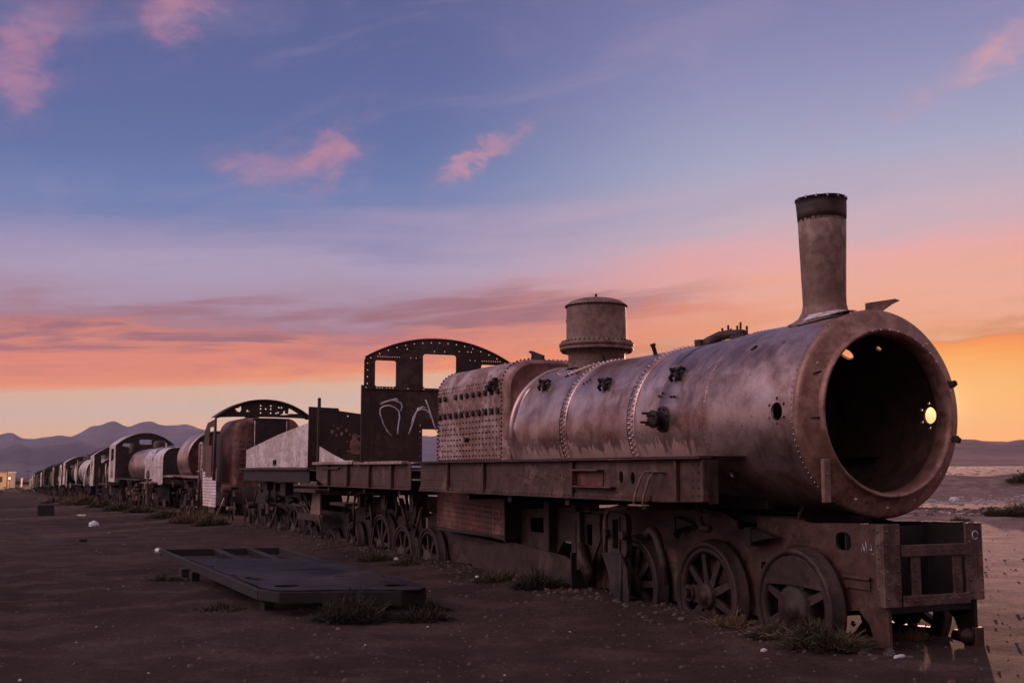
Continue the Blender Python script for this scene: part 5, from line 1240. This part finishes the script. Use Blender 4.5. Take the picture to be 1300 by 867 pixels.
# ================================================================== ground objects
def bush(x, y, rad, h, n, seed, label, cat='shrub', mat='grass', name='desert_shrub', group='dry shrubs around the trains', lean=.55, wid=.006):
    q = random.Random(seed); z = T(x, y); b = MB()
    for i in range(n):
        a = q.uniform(0, 2 * PI); r = rad * math.sqrt(q.random()) * .75; bx_, by_ = r * math.cos(a), r * math.sin(a) * .8
        cl = .75 + .5 * noise.noise(Vector((bx_ * 5 + seed, by_ * 5, 0))); hh = h * cl * (q.uniform(.3, 1.0) + (.35 if q.random() < .06 else 0)) * (1 - .9 * (r / (rad * .78)) ** 1.6); a2 = a + q.gauss(0, .8); L = lean * q.uniform(.3, 1.6) * h * (.15 + 1.0 * r / rad)
        w_ = wid * q.uniform(.6, 1.4); wx, wy = -math.sin(a2 + q.uniform(-1, 1)) * w_, math.cos(a2 + q.uniform(-1, 1)) * w_
        p0 = Vector((bx_, by_, -.02)); p1 = p0 + Vector((math.cos(a2) * L * .35, math.sin(a2) * L * .35, hh * .6)); p2 = p0 + Vector((math.cos(a2) * L + q.gauss(0, .1) * hh, math.sin(a2) * L + q.gauss(0, .1) * hh, hh))
        wv = Vector((wx, wy, 0))
        b.add([p0 - wv, p0 + wv, p1 + wv, p1 - wv, p2], [(0, 1, 2, 3), (3, 2, 4)])
        for k in range(2):       # side twigs
            t_ = q.uniform(.3, .95); s0 = p0.lerp(p2, t_); d = Vector((q.uniform(-1, 1), q.uniform(-1, 1), q.uniform(.1, 1))) * hh * .22
            b.add([s0 - wv, s0 + wv, s0 + d], [(0, 1, 2)])
    o = b.build(name, M[mat]); o.location = (x, y, z); return tag(o, label, cat, group)
def tb(x, y, *a, **k): p = tw(x, y); return bush(p.x, p.y, *a, **k)
def ts(x, y, *a, **k): p = tw(x, y) * KS; return bush(p.x, p.y, *a, mat='dark_grass', **k)
tb(-.28, -.95, .42, .36, 1500, 1, 'dry olive shrub at the foot of the front beam corner')
tb(-.85, -1.0, .35, .24, 800, 2, 'straggly shrub in front of the foremost wheel')
tb(-1.55, -.98, .30, .20, 420, 3, 'strawy tuft between the first and second wheels', mat='straw')
tb(-.45, .15, .25, .2, 260, 21, 'small tuft in the gap under the front beam', mat='straw')
tb(-5.45, -1.05, .45, .36, 1100, 4, 'dark shrub below the gap between wheels and ash pan', mat='dark_grass')
tb(-6.6, -1.15, .40, .25, 500, 5, 'low shrub beside the ash pan')
ts(-2.95, -4.25, .55, .36, 1700, 6, 'dark shrub against the plated end of the steel platform')
ts(-3.35, -3.35, .40, .20, 600, 7, 'shrub at the far corner of the steel platform')
ts(-2.70, -3.65, .42, .24, 800, 8, 'shrub at the near right corner of the steel platform')
ts(-7.6, -5.25, .50, .15, 500, 9, 'thin shrub under the open end of the steel platform')
ts(-4.2, -5.15, .6, .12, 500, 22, 'flat shrub along the near side of the steel platform')
tb(-10.9, -1.4, .45, .28, 600, 10, 'green shrub before the rear wheels of the nearest locomotive')
tb(-9.7, -1.3, .35, .22, 400, 11, 'small shrub near the rear wheels of the nearest locomotive')
tb(-26.3, -1.9, .9, .55, 1100, 12, 'yellowish shrub under the louvred sheet', mat='straw', wid=.012)
tb(-24.4, -1.7, .7, .42, 700, 13, 'low shrub right of the louvred sheet', wid=.012)
tb(-30.5, -2.0, .9, .5, 700, 14, 'shrub under the boiler with the rivetted end', wid=.014)
tb(-42.0, -2.2, 1.0, .65, 800, 15, 'round shrub under the silvery box', wid=.018)
tb(-38.5, -1.9, .8, .5, 600, 16, 'low shrub right of the round shrub under the silvery box', wid=.018)
tb(-51.0, -2.1, 1.0, .6, 600, 17, 'shrub below the wide arched cab', wid=.02)
tb(-58.5, -2.6, 1.6, .9, 900, 18, 'wide shrub tipped with straw before the far arched cabs', mat='straw', wid=.025)
tb(-61.0, -3.4, 1.5, .7, 700, 19, 'dark wide shrub before the far arched cabs', wid=.025)
bush(30.4, 67.5, 1.5, 1.1, 700, 30, 'round shrub on the dirt mound', wid=.03)
bush(15.4, 34.6, .9, .75, 900, 31, 'shrub at the right edge of the roadside bank', wid=.014)
bush(14.6, 34.8, .5, .4, 500, 32, 'small shrub left of the edge shrub on the roadside bank', wid=.014)
bush(13.0, 33.4, .5, .25, 350, 33, 'flat shrub on the roadside bank', wid=.014)
# dry curled straw by the front wheel
f = MB(); q = random.Random(9)
for i in range(70):
    x = q.uniform(-1.7, -.2); y = q.uniform(-1.15, -.8); a = q.uniform(0, 6.28); p = Vector((x, y, .07)); pts = [p]
    for k in range(5): a += q.uniform(-.7, .7); p = p + Vector((math.cos(a) * .06, math.sin(a) * .05, q.uniform(-.02, .03))); p.z = max(p.z, .05); pts.append(p.copy())
    f.tube(pts, .0028, 4)
o = f.build('straw_litter', M['straw']); o.matrix_world = MT; o['kind'] = 'stuff'; o['label'] = 'dry curled straw by the front wheels'

def rock(name, x, y, sx, sy, sz, mat, seed, label, cat, group=None, amp=.25, sink=.25, shape='ico'):
    bm = bmesh.new(); bmesh.ops.create_icosphere(bm, subdivisions=3, radius=1)
    for v in bm.verts:
        d = noise.noise(v.co * 1.6 + Vector((seed, 0, 0))) * amp + noise.noise(v.co * 4 + Vector((0, seed, 0))) * amp * .4; v.co *= 1 + d; v.co = Vector((v.co.x * sx, v.co.y * sy, v.co.z * sz))
    me = bpy.data.meshes.new(name); bm.to_mesh(me); bm.free(); me.materials.append(M[mat])
    o = bpy.data.objects.new(name, me); col.objects.link(o); o.location = (x, y, T(x, y) + sz * (1 - 2 * sink) * .8); o.rotation_euler = (0, 0, seed); return tag(o, label, cat, group)
def gp(px_, py_, z=0.0):
    xr = (px_ - 650) / F_PX; yr = -(py_ - 433.5) / F_PX
    r = Vector((xr, math.cos(TILT) - yr * math.sin(TILT), math.sin(TILT) + yr * math.cos(TILT)))
    zz = z; p = None
    for _ in range(8):
        t_ = (zz - CAM_H) / r.z; p = Vector((0, 0, CAM_H)) + r * t_; zz = T(p.x, p.y) + z
    return p
p = gp(119, 668); rock('plastic_bag', p.x, p.y, .14, .11, .10, 'plastic', 1, 'rounded white bag lying on the bare ground at left', 'bag')
p = gp(103, 654.5); rock('flat_stone', p.x, p.y, .30, .16, .03, 'pale_stone', 2, 'flat pale stone between the black block and the white bag', 'stone', amp=.4)
p = gp(970, 826.5); rock('pale_pebble', p.x, p.y, .030, .022, .018, 'pale_stone', 3, 'white pebble in front of the foremost wheels', 'pebble')
p = gp(1142, 834); rock('flat_stone', p.x, p.y, .075, .035, .015, 'pale_stone', 4, 'flat pale stone in front of the front beam shrub', 'stone', amp=.4)
p = gp(968, 805); rock('flat_stone', p.x, p.y, .04, .03, .015, 'stone', 4, 'dull flat stone below the foremost wheel', 'stone', amp=.4)
p = gp(470, 776); rock('paper_scrap', p.x, p.y, .09, .03, .012, 'plastic', 5, 'white paper scrap beside the platform shrub', 'litter', amp=.6)
p = gp(486, 774); rock('paper_scrap', p.x, p.y, .04, .03, .02, 'plastic', 6, 'smaller white scrap right of the paper scrap', 'litter', amp=.6)
p = gp(419, 790); rock('pale_pebble', p.x, p.y, .03, .012, .008, 'pale_stone', 7, 'thin white pebble in front of the platform', 'pebble')
p = gp(606, 733); rock('pale_pebble', p.x, p.y, .05, .03, .02, 'pale_stone', 8, 'white pebble between the platform and the ash pan', 'pebble')
p = gp(503, 711); rock('pale_pebble', p.x, p.y, .05, .03, .035, 'pale_stone', 9, 'white pebble beside the rear wheels', 'pebble')
p = gp(104, 687); rock('dark_stone', p.x, p.y, .10, .07, .05, 'dark', 10, 'small dark stone below the white bag', 'stone')
p = gp(45, 633); rock('dark_stone', p.x, p.y, .35, .2, .06, 'dark', 11, 'dark flat stone far out near the end of the line', 'stone')
if 0: rock('ground_lump', p.x, p.y, .20, .26, .05, 'stone', 12, 'rough lump of earth at the bottom right edge', 'clod', amp=.5)
p = gp(1212, 637)
rock('white_boulder', p.x, p.y, .26, .2, .15, 'pale_stone', 13, 'lit white boulder beyond the smokebox rim', 'stone')
# black block
p = gp(58, 654); f = MB().box(-.27, .27, -.2, .2, -.04, .36, ch=.03); f.wobble(.01, 3, 1); o = f.build('block', M['dark']); o.location = p; o.rotation_euler = (0, 0, .25); tag(o, 'squat dark block standing alone on the ground at far left', 'block')
MB().box(-.27, .27, -.2, .2, .365, .385).build('block_top', M['stone'], o)

def scatter(name, label, n, fn, mat, seed):
    q = random.Random(seed); b = MB()
    base = [(math.cos(k_ * PI / 3), math.sin(k_ * PI / 3), -.2) for k_ in range(6)] + [(.62 * math.cos(k_ * PI / 3 + .4), .62 * math.sin(k_ * PI / 3 + .4), .75) for k_ in range(6)]; F8 = [(k_, (k_ + 1) % 6, 6 + (k_ + 1) % 6, 6 + k_) for k_ in range(6)] + [tuple(range(6, 12))]
    for i in range(n):
        r = fn(q)
        if r is None: continue
        x, y, s, sz = r; z = T(x, y); a = q.uniform(0, 3.14); c, s_ = math.cos(a), math.sin(a); k1 = q.uniform(.6, 1.2)
        vs = []
        for v in base:
            vx, vy, vz = v[0] * s * q.uniform(.7, 1.2), v[1] * s * k1 * q.uniform(.7, 1.2), v[2] * sz * q.uniform(.7, 1.2); vs.append((x + vx * c - vy * s_, y + vx * s_ + vy * c, z + vz))
        b.add(vs, F8)
    o = b.build(name, M[mat]); o['kind'] = 'stuff'; o['label'] = label
def fn_pebble(q):
    D = 5.5 * (9 ** q.random()); a = R_(q.uniform(-27, 27)); s = q.choice((.006, .008, .01, .012, .018)) * q.uniform(.6, 1.3) * (1 + D * .03)
    return D * math.sin(a), D * math.cos(a), s, s * .7
scatter('gravel', 'loose gravel over the ground', 3600, fn_pebble, 'stone', 1)
def fn_pebble2(q):
    D = 6 * (12 ** q.random()); a = R_(q.uniform(-27, 27)); s = q.choice((.006, .009, .012)) * q.uniform(.6, 1.2) * (1 + D * .03)
    return D * math.sin(a), D * math.cos(a), s, s * .6
scatter('pale_gravel', 'pale chips among the gravel', 160, fn_pebble2, 'pale_stone', 2)
def fn_track(q):
    x = q.uniform(-26, .3); y = -.95 + q.gauss(0, .28); p = tw(x, y); s = q.uniform(.012, .05); return p.x, p.y, s, s * .6
scatter('ballast', 'clods and stones along the wheels', 650, fn_track, 'stone', 3)
def fn_scrub(q):
    D = 80 * (18 ** q.random()); a = R_(q.uniform(-32, 32)); s = q.uniform(.2, .8) * (1 + D / 500) * (1 if a < 0 else .55); 
    if a < R_(8) and D < 160: return None
    return D * math.sin(a), D * math.cos(a), s, s * (.5 if a < 0 else .14)
scatter('plain_scrub', 'scattered scrub and hummocks over the far plain', 7000, fn_scrub, 'scrub', 4)
def fn_rub(q):
    x = q.uniform(14, 32); y = 52 + q.gauss(0, 3.5) + (x - 20) * .2; s = q.uniform(.05, .22); return x, y, s, s * .35
scatter('rubble', 'line of flat pale rubble before the mound', 340, fn_rub, 'rubble', 5)
def fn_bank(q):
    x = q.uniform(8, 22); y = 37 - .15 * (x - 14) + q.gauss(0, 1.6); s = q.uniform(.03, .16); return x, y, s, s * .6
scatter('bank_stones', 'stones on the roadside bank', 500, fn_bank, 'stone', 6)

# ------------------------------------------------------------------ town at the far left
def house(px0, px1, D, h, label, mat, zoff=0.0, yaw=0.1):
    xc = ((px0 + px1) / 2 - 650) / 1453.0 * D; wd = (px1 - px0) / 1453.0 * D; z = T(xc, D)
    o = empty('adobe_house', (xc, D, z), yaw, label, 'house', 'low houses of the far town')
    w_ = MB().box(-wd / 2, wd / 2, 0, wd * .8, -.5, h); w_.build('wall', M[mat], o)
    MB().box(-wd / 2 - .2, wd / 2 + .2, -.2, wd * .8 + .2, h + .003, h + .18).build('roof', M['roof'], o)
    for k in range(3):
        x = -wd * .3 + k * wd * .3; MB().box(x - .45, x + .45, -.03, -.003, h * .4, h * .75).build('window', M['dark'], o)
    return o
house(-30, 9, 330, 4.6, 'floodlit tan house at the left edge of the far town', 'mud')
house(19, 27, 345, 2.9, 'small grey house right of the lit lamp', 'roof')
house(29, 38, 420, 3.2, 'pale low house close behind the last wreck', 'mud')
house(10, 17, 400, 2.6, 'low dark house behind the lit lamp', 'roof')
def pole(px_, D, h, label):
    x = (px_ - 650) / 1453.0 * D; z = T(x, D); o = empty('utility_pole', (x, D, z), 0, label, 'pole', 'poles in the far town')
    MB().cyl((0, 0, -.3), (0, 0, h), .16, 8, .1).build('pole_shaft', M['dark'], o); MB().box(-1.1, 1.1, -.08, .08, h - 1.0, h - .8).build('cross_arm', M['dark'], o)
pole(9.6, 320, 6.5, 'utility pole right of the floodlit tan house'); pole(56 - 20, 440, 7.0, 'utility pole behind the last wreck')
def lamp_mat():
    m, t = newmat('lamp_glow'); e = t.n('ShaderNodeEmission'); e.inputs[0].default_value = (1, .55, .18, 1); e.inputs[1].default_value = 9.0
    o = t.n('ShaderNodeOutputMaterial'); t.t.links.new(e.outputs[0], o.inputs[0]); return m
M['lamp'] = lamp_mat()
D = 310; x = (12.6 - 650) / 1453.0 * D; z = T(x, D)
lp_ = empty('street_lamp', (x, D, z), 0, 'lit orange street lamp beside the floodlit tan house', 'lamp')
MB().cyl((0, 0, -.3), (0, 0, 2.6), .1, 8).build('lamp_post', M['dark'], lp_); MB().lathe([(2.55, .001), (2.6, .2), (2.75, .28), (2.85, .2), (2.9, .001)], 14).build('lamp_head', M['lamp'], lp_)
ld = bpy.data.lights.new('street_light', 'POINT'); ld.energy = 30000; ld.color = (1, .62, .3); ld.shadow_soft_size = .6
lo = bpy.data.objects.new('street_light', ld); col.objects.link(lo); lo.parent = lp_; lo.location = (-2.0, -6.0, 4.6)

# ------------------------------------------------------------------ evening haze
m, t = newmat('haze_air')
pv = t.n('ShaderNodeVolumePrincipled'); pv.inputs['Color'].default_value = (0.70, 0.74, 1.0, 1); pv.inputs['Density'].default_value = 0.00009
pv.inputs['Anisotropy'].default_value = 0.0
o_m = t.n('ShaderNodeOutputMaterial'); t.t.links.new(pv.outputs[0], o_m.inputs['Volume'])
b = MB(); x0, x1, y0, y1, z0, z1 = -5600, 5600, -5600, 5600, -70, 230
b.add([(x0, y0, z0), (x1, y0, z0), (x1, y1, z0), (x0, y1, z0), (x0, y0, z1), (x1, y0, z1), (x1, y1, z1), (x0, y1, z1)], [(0, 3, 2, 1), (4, 5, 6, 7), (0, 1, 5, 4), (1, 2, 6, 5), (2, 3, 7, 6), (3, 0, 4, 7)])
hz = b.build('haze', m); hz['kind'] = 'stuff'; hz['label'] = 'evening haze over the plain'
